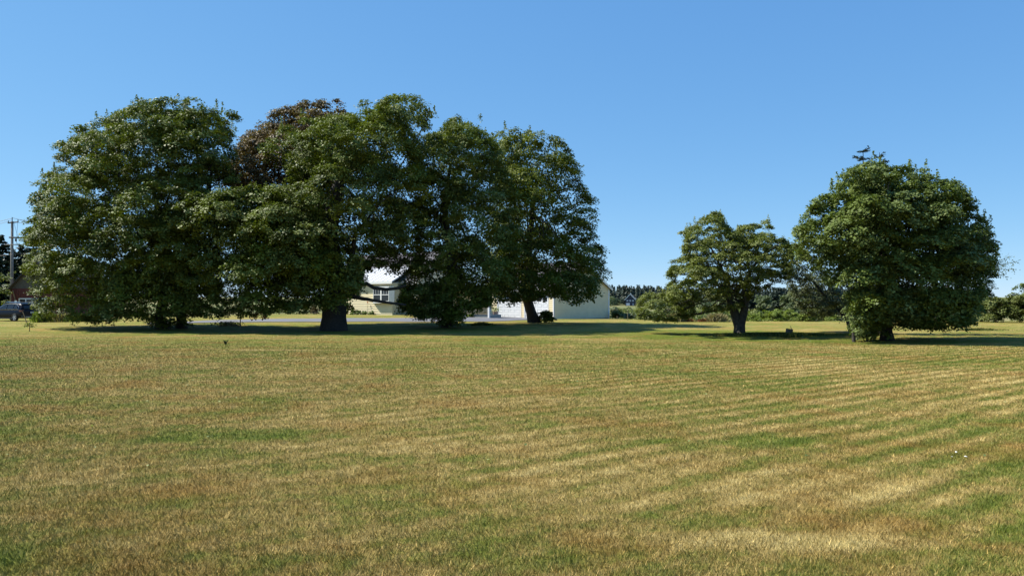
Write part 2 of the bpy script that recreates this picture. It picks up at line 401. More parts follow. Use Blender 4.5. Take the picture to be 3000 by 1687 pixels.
# ------------------------------------------------------------------ trees
def poly_tools(poly):
    A = np.array(poly, float); B = np.roll(A, -1, 0)
    def inside(p):
        x, y = p[:, 0][:, None], p[:, 1][:, None]
        c = ((A[:, 1] > y) != (B[:, 1] > y)) & (x < (B[:, 0]-A[:, 0]) * (y - A[:, 1]) / (B[:, 1]-A[:, 1]+1e-12) + A[:, 0])
        return (c.sum(1) % 2) == 1
    def dist(p):
        d = B - A; l2 = (d**2).sum(1)
        t = np.clip(((p[:, None, :] - A) * d).sum(2) / l2, 0, 1)
        q = A + t[..., None] * d
        return np.sqrt(((p[:, None, :] - q)**2).sum(2)).min(1)
    return inside, dist
def foliage(boughs, outs, leaf, clump_r, per, cover=1.0, up=.6, flat=.42, seed=0):
    C = []; Nn = []; S = []; T = []
    for (p, r), o in zip(boughs, outs):
        nc = max(4, int(4 * math.pi * r * r / (math.pi * clump_r * clump_r) * .55 * cover))
        d = unit(rng.normal(size=(nc, 3)))
        d[:, 2] = np.where(d[:, 2] < -.35, -d[:, 2], d[:, 2])
        keep = (d @ o > -.45) | (d[:, 2] > .35); d = d[keep]
        if not len(d): continue
        cpos = p + d * np.array([1, 1, .72]) * (r * (.72 + .33 * rng.random((len(d), 1))))
        ax = unit(d * .55 + np.array([0, 0, .75]))
        ct = rng.normal(0, .13, len(d))
        k = rng.poisson(per, len(d)) + 2
        idx = np.repeat(np.arange(len(d)), k); n = len(idx)
        off = rng.normal(size=(n, 3)); off = unit(off) * (rng.random((n, 1)) ** .5)
        a = ax[idx]; h = (off * a).sum(1, keepdims=True); off = off - a * h * (1 - flat)
        rc = clump_r * (.75 + .5 * rng.random(len(d)))[idx][:, None]
        C.append(cpos[idx] + off * rc * 1.25)
        Nn.append(unit(a * .55 + d[idx] * .2 + np.array([0, 0, up * .5]) + rng.normal(size=(n, 3)) * .32))
        S.append(leaf * (.65 + .7 * rng.random(n)))
        T.append(np.clip(.45 + ct[idx] + rng.normal(0, .17, n), 0, 1))
    return C, Nn, S, T
def volume_boughs(poly, depth, T, cell, rmin, rmax, holes=.1, scale=K, dy=0.0, inner=.3, back=1.0, drop=0):
    y0_ = min(b for a, b in poly); y1_ = max(b for a, b in poly); ym_ = y0_ + .6 * (y1_ - y0_)
    poly = [(a, b + drop * max(0, (ym_ - b) / (ym_ - y0_))) for a, b in poly]      # top lowered a little: boughs stand proud of the outline
    pts = [P(a * scale, b * scale, depth) for a, b in poly]
    A = [(p.x, p.z) for p in pts]
    inside, dist = poly_tools(A)
    A = np.array(A); mn, mx = A.min(0), A.max(0)
    q = mn + rng.random((1500, 2)) * (mx - mn); q = q[inside(q)]; D = dist(q).max() * .98
    gx, gy, gzz = np.meshgrid(np.arange(mn[0], mx[0] + cell, cell), np.arange(-T, T + cell, cell), np.arange(mn[1], mx[1] + cell, cell * .85), indexing='ij')
    g = np.stack([gx, gy, gzz], -1).reshape(-1, 3); g = g + (rng.random(g.shape) - .5) * cell * .95
    xz = g[:, [0, 2]]; ok = inside(xz); g = g[ok]; xz = xz[ok]; d = dist(xz)
    f = np.sqrt((g[:, 1] / T)**2 + np.clip(1 - d / D, 0, 1)**2)
    r = rmin + rng.random(len(g)) * (rmax - rmin)
    r = np.minimum(r, np.maximum(.45 * rmin, d - .05))
    ph = rng.random(6) * 6.28
    nz = np.sin(g[:, 0]*1.1+ph[0]) * np.sin(g[:, 2]*1.3+ph[1]) + .6*np.sin(g[:, 1]*1.4+g[:, 0]*.6+ph[2])
    ok = (f < .98 + .04 * nz) & (d > rmin * .38) & ((f > .52) | (rng.random(len(g)) < inner)) & (rng.random(len(g)) > holes)
    ne = int(np.sqrt(((np.roll(A, -1, 0) - A)**2).sum(1)).sum() / (rmin * .42))
    qe = mn + rng.random((ne * 40, 2)) * (mx - mn); qe = qe[inside(qe)]; de = dist(qe); kk = (de > rmin * .25) & (de < rmin * .75); qe = qe[kk][:ne]; de = de[kk][:ne]
    if back < 1: ok &= (g[:, 1] < 0) | (rng.random(len(g)) < back)
    g, r, f = g[ok], r[ok], f[ok]
    g = np.concatenate([g, np.stack([qe[:, 0], (rng.random(len(qe)) - .5) * .7 * T, qe[:, 1]], 1)]); r = np.concatenate([r, np.maximum(rmin * .42, de * .85)]); f = np.concatenate([f, np.full(len(qe), .97)])
    cxz = (mn + mx) / 2; ctr = np.array([cxz[0], 0, mn[1] + (mx[1]-mn[1]) * .42])
    out = unit((g - ctr) / np.array([max(mx[0]-ctr[0], .1), T, (mx[1]-mn[1]) * .55]))
    vv = np.array([(mn[0] + mx[0]) / 2, depth]); vv = vv / np.linalg.norm(vv)      # the crown's depth axis points at the crown from the lawn
    def place(a, b, c): return np.stack([a + b * vv[0], depth + dy + b * vv[1], c], 1)
    g = place(g[:, 0], g[:, 1], g[:, 2])
    return g, r, f, out, (inside, dist, mn, mx, T, D, place)
def limb(mb, a, b, r0, r1, sag=.0, n=7, seg=7, wob=.12):
    a = Vector(a); b = Vector(b); L = (b-a).length; pts = []; rad = []
    for i in range(n+1):
        t = i / n; p = a.lerp(b, t)
        p.z += math.sin(t*math.pi) * sag * L
        if 0 < i < n: p += Vector((random.uniform(-1,1), random.uniform(-1,1), random.uniform(-1,1))) * wob * L / n
        pts.append(p); rad.append(r0 + (r1-r0) * t ** .8)
    mb.tube(pts, rad, seg)
def tree(name, label, cat, poly, depth, T, trunks, leaf=.17, clump=.36, per=30, cell=1.55, rmin=.8, rmax=1.5, mat='maple', bark='bark',
         holes=.08, extra=None, inner=.3, fill=9000, limbs=14, forkz=.28, shoots=0, group=None, cover=1.0, hand=None, scale=K, back=1.0, limb_r=.16, drop=0):
    base = trunks[0][0][0]
    root = empty(name, base, 0, label, cat, group)
    inv = Vector(base)
    sets = [volume_boughs(poly, depth, T, cell, rmin, rmax, holes, scale=scale, inner=inner, back=back, drop=drop)]
    for e in (extra or []): sets.append(volume_boughs(e[0], e[1], e[2], cell * .9, rmin * .9, rmax * .85, holes, scale=scale, inner=inner))
    C, Nn, S, TT = [], [], [], []
    allg = []
    for g, r, f, out, info in sets:
        a = foliage(list(zip(g, r)), out, leaf, clump, per, cover)
        C += a[0]; Nn += a[1]; S += a[2]; TT += a[3]; allg.append(g)
        inside, dist, mn, mx, Tn, D, place = info
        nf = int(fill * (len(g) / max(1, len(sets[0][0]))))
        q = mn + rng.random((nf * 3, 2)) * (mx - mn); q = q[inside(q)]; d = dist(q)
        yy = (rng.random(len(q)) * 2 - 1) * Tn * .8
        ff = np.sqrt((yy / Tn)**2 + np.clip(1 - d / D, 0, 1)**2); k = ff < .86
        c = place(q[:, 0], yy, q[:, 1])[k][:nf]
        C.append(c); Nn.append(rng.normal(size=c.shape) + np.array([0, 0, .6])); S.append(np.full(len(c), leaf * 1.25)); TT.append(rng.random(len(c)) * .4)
        if shoots:                                  # upright young shoots that break the outline
            q = mn + rng.random((6000, 2)) * (mx - mn); q = q[inside(q)]; d = dist(q)
            top = q[(d < .25) & (q[:, 1] > mn[1] + (mx[1]-mn[1]) * .45)]
            for s in top[:shoots]:
                h = rng.uniform(.25, .75); n = int(40 * h / .5)
                t = rng.random(n); yy0 = rng.uniform(-.5, .5) * Tn
                c = place(s[0] + rng.normal(0, .09, n) * (1.2-t), yy0 + rng.normal(0, .09, n) * (1.2-t), s[1] - .3 + t * h)
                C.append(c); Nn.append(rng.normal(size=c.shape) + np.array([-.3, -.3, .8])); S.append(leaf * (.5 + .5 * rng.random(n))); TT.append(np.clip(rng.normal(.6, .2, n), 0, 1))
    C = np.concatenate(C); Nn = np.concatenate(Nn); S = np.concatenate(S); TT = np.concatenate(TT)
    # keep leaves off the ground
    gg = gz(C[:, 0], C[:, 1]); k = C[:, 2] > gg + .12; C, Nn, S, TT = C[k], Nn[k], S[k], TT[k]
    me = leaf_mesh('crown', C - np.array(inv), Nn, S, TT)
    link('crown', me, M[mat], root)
    g = np.concatenate(allg)
    for ti, (pts, rad) in enumerate(trunks):
        mb = MB(); pp = [Vector(p) - inv for p in pts]
        p0 = pp[0].copy(); p0.z -= .25
        mb.tube([p0] + pp, [rad[0] * 1.35] + list(rad), 14, lump=.09)
        tip = pp[-1]
        nl = max(3, limbs // len(trunks))
        sel = g[rng.choice(len(g), nl, replace=len(g) < nl)]
        for q in sel:
            s = random.uniform(.45, 1.0); i0 = int(s * (len(pp)-1)); a = pp[max(1, i0)] if len(pp) > 2 else tip
            limb(mb, a, Vector(q) - inv, min(limb_r, rad[-1]), .02, sag=random.uniform(.02, .1), wob=.35)
        mb.build('trunk', M[bark], root, smooth=True)
    for h in (hand or []):
        mb = MB(); pts = [P(a, b, h[1]) - inv for a, b in h[0]]; mb.tube(pts, h[2], 9, lump=.05); mb.build('limb', M[bark], root, smooth=True)
    return root
def tk(lst, depth, rads):                        # trunk axis from pixels of the photograph; first point on the ground
    pts = [P(a, b, depth) for a, b in lst]; pts[0].z = gzf(pts[0].x, pts[0].y)
    return (pts, rads)

tree('maple_tree', 'broad green maple with two leaning trunks, leftmost big tree on the lawn', 'tree',
     [(50,750),(52,735),(72,690),(62,640),(64,600),(90,560),(84,510),(108,455),(150,405),(152,360),(200,315),(240,300),(285,292),(315,258),(350,250),(400,246),(450,250),(505,266),(560,276),(588,292),(588,335),(600,400),(590,470),(575,560),(560,660),(545,760),(520,806),(480,812),(430,806),(365,822),(345,812),(260,818),(180,818),(125,812),(102,800),(94,775),(88,754)],
     48, 6.6, [tk([(474,961),(468,930),(478,880),(500,780),(470,640),(440,520)], 48, [.42,.34,.32,.28,.2,.1]),
               tk([(533,960),(530,925),(528,880),(545,760),(600,620),(620,500)], 48.4, [.36,.28,.27,.24,.18,.08])],
     extra=[([(250,690),(560,690),(540,780),(505,796),(450,790),(430,803),(360,810),(250,800)], 44.5, 2.2)],
     drop=15, leaf=.128, clump=.36, per=50, cover=.95, shoots=70, limbs=20, holes=.17)
tree('copper_maple', 'bronze leaved maple showing behind the two biggest green maples', 'tree',
     [(600,352),(618,322),(676,286),(700,260),(758,242),(835,240),(872,258),(905,300),(900,420),(850,540),(780,610),(680,620),(590,560),(562,460),(572,380)],
     52.5, 5.0, [tk([(985,955),(985,880),(950,760),(890,620),(830,480)], 52.5, [.35,.3,.28,.2,.1])], mat='copper', drop=20, leaf=.145, per=34, holes=.05, fill=6000, limbs=10, shoots=6)
tree('maple_tree', 'tallest broad maple with one thick dark trunk, in front of the cream house', 'tree',
     [(655,362),(672,340),(712,318),(770,302),(850,296),(890,262),(930,268),(960,256),(1000,240),(1035,242),(1066,256),(1090,286),(1068,318),(1052,350),(1062,420),(1072,500),(1080,600),(1060,680),(1010,700),(950,682),(915,692),(900,740),(880,790),(815,778),(780,790),(700,785),(640,760),(600,700),(560,640),(580,540),(640,490),(725,465),(725,405),(645,398)],
     46.5, 6.4, [tk([(978,969),(978,930),(978,880),(985,820),(960,700),(990,540),(1010,430)], 45, [.86,.72,.70,.66,.5,.3,.12])],
     extra=[([(415,545),(415,520),(450,505),(500,492),(560,478),(640,470),(700,480),(760,500),(820,560),(840,640),(800,700),(740,785),(640,808),(600,800),(545,812),(522,785),(540,730),(485,690),(470,650),(440,600)], 43.2, 3.4), ([(740,640),(905,640),(915,700),(900,745),(882,782),(840,776),(815,790),(780,782),(740,790)], 42.0, 1.7)],
     drop=13, leaf=.125, clump=.36, per=50, cover=.95, shoots=30, limbs=26, holes=.15, limb_r=.24,
     hand=[([(1000,838),(1040,834),(1075,831),(1095,843),(1130,848),(1160,845),(1190,836)], 44.2, [.16,.13,.115,.11,.10,.09,.07]),
           ([(1000,862),(1060,874),(1100,881),(1140,887),(1190,893)], 43.6, [.14,.11,.09,.075,.05])])
tree('maple_tree', 'narrow dark maple with twiggy suckers at its foot, right of the thick trunked maple', 'tree',
     [(1050,335),(1085,322),(1110,314),(1140,296),(1165,298),(1190,310),(1222,318),(1240,345),(1262,375),(1290,450),(1310,560),(1300,660),(1282,720),(1235,760),(1195,790),(1150,806),(1100,802),(1050,802),(1008,790),(1008,735),(1012,700),(1040,640),(1040,520),(1030,400)],
     49, 4.6, [tk([(1310,958),(1312,920),(1318,860),(1320,760),(1300,600),(1320,480)], 49, [.42,.3,.27,.24,.18,.08])],
     drop=5, leaf=.125, clump=.36, per=50, cover=.95, shoots=55, limbs=16, holes=.15, mat='maple',
     extra=[([(1005,715),(1240,715),(1240,775),(1195,802),(1150,815),(1100,808),(1060,810),(1012,796)], 46.8, 2.0)])
tree('maple_tree', 'maple with a curved slim trunk standing before the white garage doors', 'tree',
     [(1240,335),(1265,328),(1300,340),(1340,340),(1398,354),(1428,374),(1438,398),(1465,432),(1460,455),(1482,500),(1503,528),(1496,580),(1515,640),(1522,680),(1540,704),(1510,718),(1496,764),(1480,755),(1450,768),(1420,768),(1400,744),(1370,752),(1330,748),(1300,742),(1240,750),(1215,700),(1235,500)],
     57, 5.8, [tk([(1565,945),(1556,915),(1545,880),(1545,820),(1548,740),(1560,620),(1570,520)], 57.5, [.52,.38,.36,.34,.28,.18,.08])],
     extra=[([(1235,680),(1515,690),(1500,772),(1480,765),(1440,778),(1400,757),(1330,764),(1240,770)], 52.5, 2.2)],
     leaf=.145, clump=.4, per=38, cell=1.8, rmin=.95, rmax=1.7, shoots=12, limbs=18, holes=.16, mat='maple3')
tree('maple_tree', 'rounded dense maple with foliage nearly to the grass, on the right of the apple tree', 'tree',
     [(2002,640),(1990,600),(2004,575),(2028,560),(2026,520),(2058,502),(2098,474),(2106,442),(2142,424),(2162,408),(2200,408),(2250,412),(2290,416),(2328,422),(2345,446),(2380,456),(2400,446),(2418,474),(2440,504),(2440,524),(2470,528),(2484,580),(2498,640),(2508,700),(2494,740),(2476,770),(2464,800),(2440,816),(2418,838),(2380,832),(2330,838),(2280,830),(2240,822),(2200,834),(2150,846),(2128,835),(2138,790),(2122,750),(2080,720),(2040,680)],
     34, 4.1, [tk([(2600,997),(2598,970),(2600,930),(2610,860),(2590,740),(2600,640)], 34, [.32,.24,.22,.2,.14,.06]),
               tk([(2502,990),(2500,955),(2496,915),(2510,860)], 33.4, [.08,.06,.05,.03])],
     extra=[([(2145,730),(2480,730),(2440,822),(2330,832),(2290,822),(2235,812),(2190,828),(2148,838)], 31.8, 1.5)],
     drop=9, leaf=.108, clump=.25, per=38, cover=1.1, cell=1.05, rmin=.5, rmax=.98, mat='maple2', shoots=95, limbs=18, holes=.12, fill=11000, limb_r=.09)
tree('apple_tree', 'gnarled old apple tree with open crown and low left limb, beside the grey stump', 'tree',
     [(1680,690),(1692,662),(1718,642),(1724,610),(1714,592),(1734,572),(1762,554),(1790,536),(1813,534),(1820,560),(1845,582),(1870,565),(1900,565),(1938,552),(1942,592),(1972,602),(1992,622),(1998,680),(1975,712),(1930,728),(1900,738),(1870,772),(1840,782),(1800,785),(1765,788),(1742,792),(1700,790),(1682,750),(1687,710)],
     40, 3.9, [tk([(2168,980),(2166,955),(2152,915),(2138,880),(2132,840),(2110,780),(2080,720)], 40, [.34,.26,.22,.17,.11,.07,.04]),
               tk([(2168,980),(2170,950),(2180,915),(2186,880),(2180,840),(2200,790),(2240,740)], 39.9, [.30,.25,.20,.16,.12,.08,.04])],
     leaf=.085, clump=.17, per=30, cell=.72, rmin=.30, rmax=.62, mat='apple', bark='applebark', shoots=60, limbs=40, holes=.44, inner=.3, fill=1500, limb_r=.06, cover=1.05,
     extra=[([(1602,768),(1612,745),(1650,735),(1700,742),(1745,765),(1742,785),(1745,800),(1715,802),(1690,812),(1640,808),(1602,800)], 41.0, 1.6)],
     hand=[([(2146,900),(2110,904),(2075,912),(2045,920),(2020,918)], 40.3, [.13,.10,.08,.06,.03])])
tree('apple_tree', 'smaller grey green tree filling the gap between apple tree and rounded maple', 'tree',
     [(1985,620),(2005,610),(2050,650),(2100,720),(2135,745),(2135,785),(2092,795),(2070,810),(2022,795),(1992,760),(1978,700),(1974,650)],
     44, 2.2, [tk([(2492,962),(2480,930),(2420,870),(2360,800)], 44, [.11,.09,.07,.03])],
     leaf=.085, clump=.18, per=26, cell=.75, rmin=.35, rmax=.65, mat='greyleaf', bark='applebark', limbs=16, holes=.22, fill=1500, limb_r=.05)
print('trees', sum(len(m.polygons) for m in bpy.data.meshes))

# ---- conifers
def conifer(name, label, top, basez, width, mat='spruce', whorls=22, group=None, per=60, leaf=.16, ragged=.3, cat='spruce tree'):
    h = top.z - basez
    root = empty(name, (top.x, top.y, basez), 0, label, cat, group)
    mb = MB(); mb.tube([(0,0,-.3),(0,0,h*.5),(0.05,0,h+.1)], [.018*h+.04, .011*h+.02, .012], 8)
    C = []; Nn = []
    for i in range(whorls):
        t = (i + .5) / whorls; z = h * (1 - t * .93) + random.uniform(-.4, .4) * h / whorls; L = width * (t ** (.55 if width < 4 else .8)) * .5
        for k in range(6):
            a = random.random() * 6.283; l = L * random.uniform(1-ragged, 1+ragged) + .1
            e = Vector((math.cos(a)*l, math.sin(a)*l, z + l * (random.uniform(-.25, .15) + max(0, .6 - t * 5)) + random.uniform(-.3, .3) * h / whorls))
            mb.tube([(0,0,z), e], [.012 + .01 * t, .006], 4, cap=False)
            n = int(per * (l / (width*.5)) + 12); s = rng.random(n) ** .7
            c = np.array([0, 0, z]) * (1 - s[:, None]) + np.array(e) * s[:, None]
            c = c + rng.normal(size=(n, 3)) * np.array([.12, .12, .07]) * (l * .45 + .2)
            C.append(c); Nn.append(rng.normal(size=(n, 3)) * .5 + np.array([0, 0, .8]))
    C = np.concatenate(C); Nn = np.concatenate(Nn)
    link('crown', leaf_mesh('crown', C, Nn, leaf * (.6 + .8 * rng.random(len(C))), np.clip(rng.normal(.5, .25, len(C)), 0, 1), wid=.22), M[mat], root)
    mb.build('trunk', M['bark'], root)
    return root
conifer('spruce_tree', 'dark spruce whose ragged top pokes out above the rounded maple', P(2526, 444, 40.5), 0, 3.4, ragged=.55, whorls=26, leaf=.13)
conifer('spruce_tree', 'second slimmer spruce top just right of the ragged one, behind the rounded maple', P(2574, 452, 41.5), 0, 2.6, ragged=.5, whorls=24, leaf=.12)
for i, (px, py, d, wdt, lab) in enumerate([(6, 690, 104, 7, 'pointed spruce at the left edge behind the utility pole'), (-30, 712, 100, 7, 'spruce cut by the left edge of the picture'), (34, 742, 112, 7, 'low dark spruce directly behind the utility pole'),
                                     (62, 722, 106, 8, 'spruce between the utility pole and the leftmost maple'), (96, 700, 112, 9, 'spruce behind the red barn roof, half hidden by the leftmost maple'), (140, 705, 118, 9, 'spruce behind the red barn, seen through the leftmost maple')]):
    conifer('spruce_tree', lab, P(px, py, d), 0, wdt, whorls=34, per=110, leaf=.42, ragged=.45, group='spruces behind the red barn')

# ---- bushes: one leaf cloud each
def bush(name, label, x0, x1, top, base, depth, mat='bush', leaf=.1, group=None, cat='bush', n=16, dens=1.0, clump=.2, per=14, thick=None, zb=None, stems=True, upright=0):
    c0 = P(x0, base, depth); c1 = P(x1, top, depth); cx = (c0.x + c1.x) / 2; w2 = (c1.x - c0.x) / 2
    zb = gzf(cx, depth) if zb is None else zb; h = max(.15, c1.z - zb); T = thick or min(w2, h * 1.1)
    root = empty(name, (cx, depth, zb), 0, label, cat, group)
    bo = []; ou = []
    for i in range(n):
        a = rng.random() * 6.283; rr = math.sqrt(rng.random()) * .8; z = rng.random()
        k = math.sqrt(max(.05, 1 - (z - .25)**2 * 1.1)); r = min(w2, T, h) * rng.uniform(.28, .45)
        p = np.array([math.cos(a)*rr*w2*k, math.sin(a)*rr*T*k, max(r*.5, z*(h-r*.8))]); bo.append((p, r)); ou.append(unit(p + np.array([0, 0, .2])))
    C, Nn, S, TT = foliage(bo, np.array(ou), leaf, clump, per, dens)
    C = np.concatenate(C); Nn = np.concatenate(Nn); S = np.concatenate(S); TT = np.concatenate(TT)
    k = C[:, 2] > .0; C, Nn, S, TT = C[k], Nn[k], S[k], TT[k]
    link('crown', leaf_mesh('crown', C, Nn, S, TT), M[mat], root)
    mb = MB()
    for p, r in bo[:7]: mb.tube([(0, 0, -.1), tuple(p * np.array([.4, .4, .5])), tuple(p)], [.02 + .008*h, .015, .005], 5)
    mb.build('stem', M['bark'], root)
    return root
def tuft(name, label, loc, r, h, n, mat, cat='plant', group=None, wd=.012, spread=1.0, kind=None):
    a = rng.random(n) * 6.283; q = np.abs(rng.normal(0, .45, n)) * r * (1 + .35*np.sin(a*3+1) + .25*np.sin(a*7))
    X = np.cos(a) * q; Y = np.sin(a) * q * spread
    hh = h * (.4 + .7 * rng.random(n)) * np.clip(1.15 - q / (r*1.5), .25, 1); ln = unit(rng.normal(size=(n, 2)) * .6 + np.stack([X, Y], 1) / max(r, .01)) * (hh * .55)[:, None]
    b = rng.random(n) * 6.283; dx, dy = np.cos(b) * wd * .5, np.sin(b) * wd * .5
    Z = gz(X + loc[0], Y + loc[1]) - loc[2]
    V = np.empty((n, 4, 3))
    V[:, 0] = np.stack([X - dx, Y - dy, Z-.01], 1); V[:, 1] = np.stack([X + dx, Y + dy, Z-.01], 1)
    V[:, 2] = np.stack([X + dx + ln[:, 0]*.4, Y + dy + ln[:, 1]*.4, Z + hh * .7], 1); V[:, 3] = np.stack([X + ln[:, 0], Y + ln[:, 1], Z + hh], 1)
    o = link(name, np_mesh(name, V.reshape(-1, 3), np.arange(4*n).reshape(n, 4), np.repeat(rng.random(n), 4)), M[mat])
    o.location = loc
    return tag(o, label, cat, group, kind or ('stuff' if name in ('weed_clump', 'grass_tuft') else None))

# right edge hedge bushes
gR = 'bushes along the right edge of the lawn'
bush('bush', 'broad bush at the right edge, tallest of the bushes right of the rounded maple', 2950, 3090, 838, 945, 64, 'bush', .14, gR, n=44, clump=.28, per=30, thick=2.2)
bush('bush', 'lower bush next to the rounded maple, left of the right edge', 2875, 2962, 862, 945, 65, 'bush', .14, gR, n=40, clump=.28, per=30, thick=2)
bush('bush', 'small bush half hidden behind the lower right of the rounded maple', 2840, 2905, 880, 945, 67, 'bush', .14, gR, n=30, clump=.28, per=30, thick=2)
bush('bush', 'dark bush showing at the extreme right edge behind the broad bush', 2985, 3100, 815, 940, 74, 'maple2', .16, gR, n=40, clump=.3, per=30, thick=3, zb=-.5)
# wispy tree behind the rounded maple, its thin branch reaching right
rt = empty('wispy_tree', P(2742, 950, 47) * 1.0, 0, 'thin sparse tree behind the rounded maple, wispy branch reaching right', 'tree')
rt.location.z = gzf(rt.location.x, 47); o0 = rt.location.copy()
mb = MB(); C = []
tips = [(2985, 765), (2960, 752), (2975, 790), (2945, 775), (2930, 800), (2950, 812), (2925, 740)]
cr = P(2860, 800, 47)
mb.tube([(0,0,-.2), P(2748, 880, 47) - o0, P(2790, 820, 47) - o0, cr - o0, P(2850, 700, 47) - o0], [.12, .11, .1, .07, .03], 8)
for t in tips:
    e = P(t[0], t[1], 47 + random.uniform(-.4, .4)); a = cr - o0; mb.tube([a, (a + (e - o0)) / 2 + Vector((0, 0, .15)), e - o0], [.03, .015, .005], 5)
    s = rng.random(70)[:, None] * .55 + .45; c = np.array(cr - o0) * (1-s) + np.array(e - o0) * s + rng.normal(size=(70, 3)) * .1; C.append(c)
C = np.concatenate(C); link('crown', leaf_mesh('crown', C, rng.normal(size=C.shape) + [0,0,.5], np.full(len(C), .09), rng.random(len(C))), M['farleaf'], rt)
mb.build('trunk', M['bark'], rt)

# bright shrubs below the lawn edge behind the apple tree
gS = 'bright shrubs beyond the far lawn edge'
for i, (a, b, t, lab) in enumerate([(2178, 2225, 915, 'low bright green shrub touching the right side of the apple trunk, beyond the lawn edge'), (2212, 2262, 909, 'bright green shrub beyond the lawn edge, second to the right of the apple trunk'),
        (2250, 2300, 905, 'bright green shrub beyond the lawn, behind the left of the stump'), (2286, 2345, 906, 'bright green shrub beyond the lawn, behind the stump'), (2330, 2400, 909, 'bright green shrub behind the hanging grey green foliage, left one'), (2385, 2470, 916, 'bright green shrub behind the hanging grey green foliage, right one')]):
    bush('shrub', lab, a, b, t, 944, 69 + (i % 2) * 1.5, 'fresh', .11, gS, 'shrub', n=20, clump=.2, per=22, thick=1.3, zb=-.15)
# wild growth between garage and apple tree
gW = 'wild shrubs between garage and apple tree'
for i, (a, b, t, d, mt, lab) in enumerate([(1782, 1812, 900, 94, 'greyleaf', 'dull shrub touching the right corner of the garage'), (1800, 1842, 905, 100, 'bush', 'shrub below the navy house, nearer the garage'),
        (1832, 1880, 908, 98, 'farleaf', 'shrub below the right side of the navy house'), (1785, 1830, 912, 86, 'bush', 'low shrub at the lawn edge beside the garage corner'), (1822, 1870, 918, 84, 'greyleaf', 'low shrub at the lawn edge under the navy house'),
        (1862, 1910, 885, 92, 'bush', 'shrub peeping out behind the left end of the apple tree foliage')]):
    bush('shrub', lab, a, b, t, 940, d, mt, .17, gW, 'shrub', n=18, clump=.3, per=20, thick=2, zb=gzf(P(a, 900, d).x, d) + .1)
for (px, d, lab) in ((1839, 72, 'thin pale marker post at the lawn edge below the navy house'), (1808, 78, 'short pale marker post at the lawn edge near the garage corner')):
    p = P(px, 900, d); z = gzf(p.x, d); hgt = .95 if px > 1820 else .3
    o = MB().tube([(0,0,-.1),(0,0,hgt)], [.03,.03], 6).box(-.09,.09,-.02,.02,hgt-.1,hgt-.03).build('marker_post', M['post']); o.location = (p.x, d, z); tag(o, lab, 'post', 'marker posts at the lawn edge')
# dry weeds and rusty plants behind the apple tree low limb
for (px, lab, mt, hh) in ((1985, 'pale dry grass clump behind the low limb of the apple tree', 'drygrass', .8), (2062, 'rust red weed patch under the low limb of the apple tree', 'rust', .5), (2015, 'rust tinged dry plant left of the red weed patch', 'rust', .55), (2100, 'dry pale weeds between red weed patch and apple trunk', 'drygrass', .75)):
    p = P(px, 940, 66); p.z = gzf(p.x, 66)
    tuft('weed_clump', lab, p, .8 if mt == 'rust' else 1.3, hh * (.6 if mt == 'rust' else 1), 500 if mt == 'rust' else 900, mt, 'weeds', 'weeds at the lawn edge behind the apple tree', wd=.035, spread=.5)
bush('bush', 'rounded bush behind the apple tree low limb, close to its trunk', 2085, 2125, 908, 943, 67, 'bush', .1, None, n=14, clump=.18, per=20, thick=1, zb=-.1)

# tall grass left unmown round the apple trunk and stump
p = Vector((11.6, 39.3, 0))
n = 9000; a = rng.random(n) * 6.283; q = np.sqrt(rng.random(n))
tuft('tall_grass', 'unmown grass round the apple trunk and the stump', (p.x + 2.3, p.y, gzf(p.x+2.3, p.y)), 5.2, .17, 7000, 'tallgrass', 'grass', None, wd=.02, spread=.28, kind='stuff')

# the stump
sp0 = G(2313, 987); st = empty('tree_stump', sp0, 0, 'squat grey tree stump in the shade right of the apple tree', 'stump')
mb = MB(); mb.tube([(0,0,-.1),(0,0,.02),(0,0,.2),(.02,0,.40)], [.27,.22,.17,.17], 14, lump=.1); mb.build('stump', M['stump'], st, smooth=False)
mb = MB(); mb.tube([(.1,0,.38),(.08,0,.46),(.04,0,.55)], [.02,.015,.006], 6); mb.build('splinter', M['deadwood'], st)
MB().tube([(-.1,0,.38),(-.12,0,.44)], [.02,.01], 6).build('splinter', M['deadwood'], st)
tuft('weed_clump', 'pale weeds at the foot of the stump', sp0 + Vector((-.2, -.5, 0)), .7, .25, 500, 'tallgrass', 'weeds', None, wd=.02)

# ------------------------------------------------------------------ buildings
def clap(W, H, holes=(), pitch=.19, z0=0.0, top=None):
    """lap siding boards in the local plane y=0, outward -y; holes = (x0,x1,z0,z1); top(x)->height for gables"""
    mb = MB(); z = z0
    while z < H - 1e-3:
        z1 = min(z + pitch, H); xr = (0, W)
        if top: xr = top((z + z1) / 2)
        if xr[1] - xr[0] > .05:
            segs = [xr]
            for hx0, hx1, hz0, hz1 in holes:
                if hz0 < z1 - .02 and hz1 > z + .02:
                    ns = []
                    for a, b in segs:
                        if hx1 <= a or hx0 >= b: ns.append((a, b)); continue
                        if hx0 > a: ns.append((a, hx0))
                        if hx1 < b: ns.append((hx1, b))
                    segs = ns
            for a, b in segs:
                mb.prism([(a, -.045, z), (a, -.004, z1 - .004), (a, .02, z1 - .004), (a, .02, z)], (b - a, 0, 0))
        z = z1
    return mb
def xf(o, loc, rz=0): o.location = loc; o.rotation_euler = (0, 0, rz); return o
def gable_roof(W, D, H, rise, over=.4, thick=.16, rake=.3):
    mb = MB(); s = rise / (D / 2)
    for sgn in (1, -1):
        ye = -over if sgn > 0 else D + over; ze = H - s * over; yr = D / 2; zr = H + rise
        mb.prism([(-rake, ye, ze), (-rake, yr, zr), (-rake, yr, zr + thick), (-rake, ye, ze + thick)], (W + 2*rake, 0, 0))
    return mb

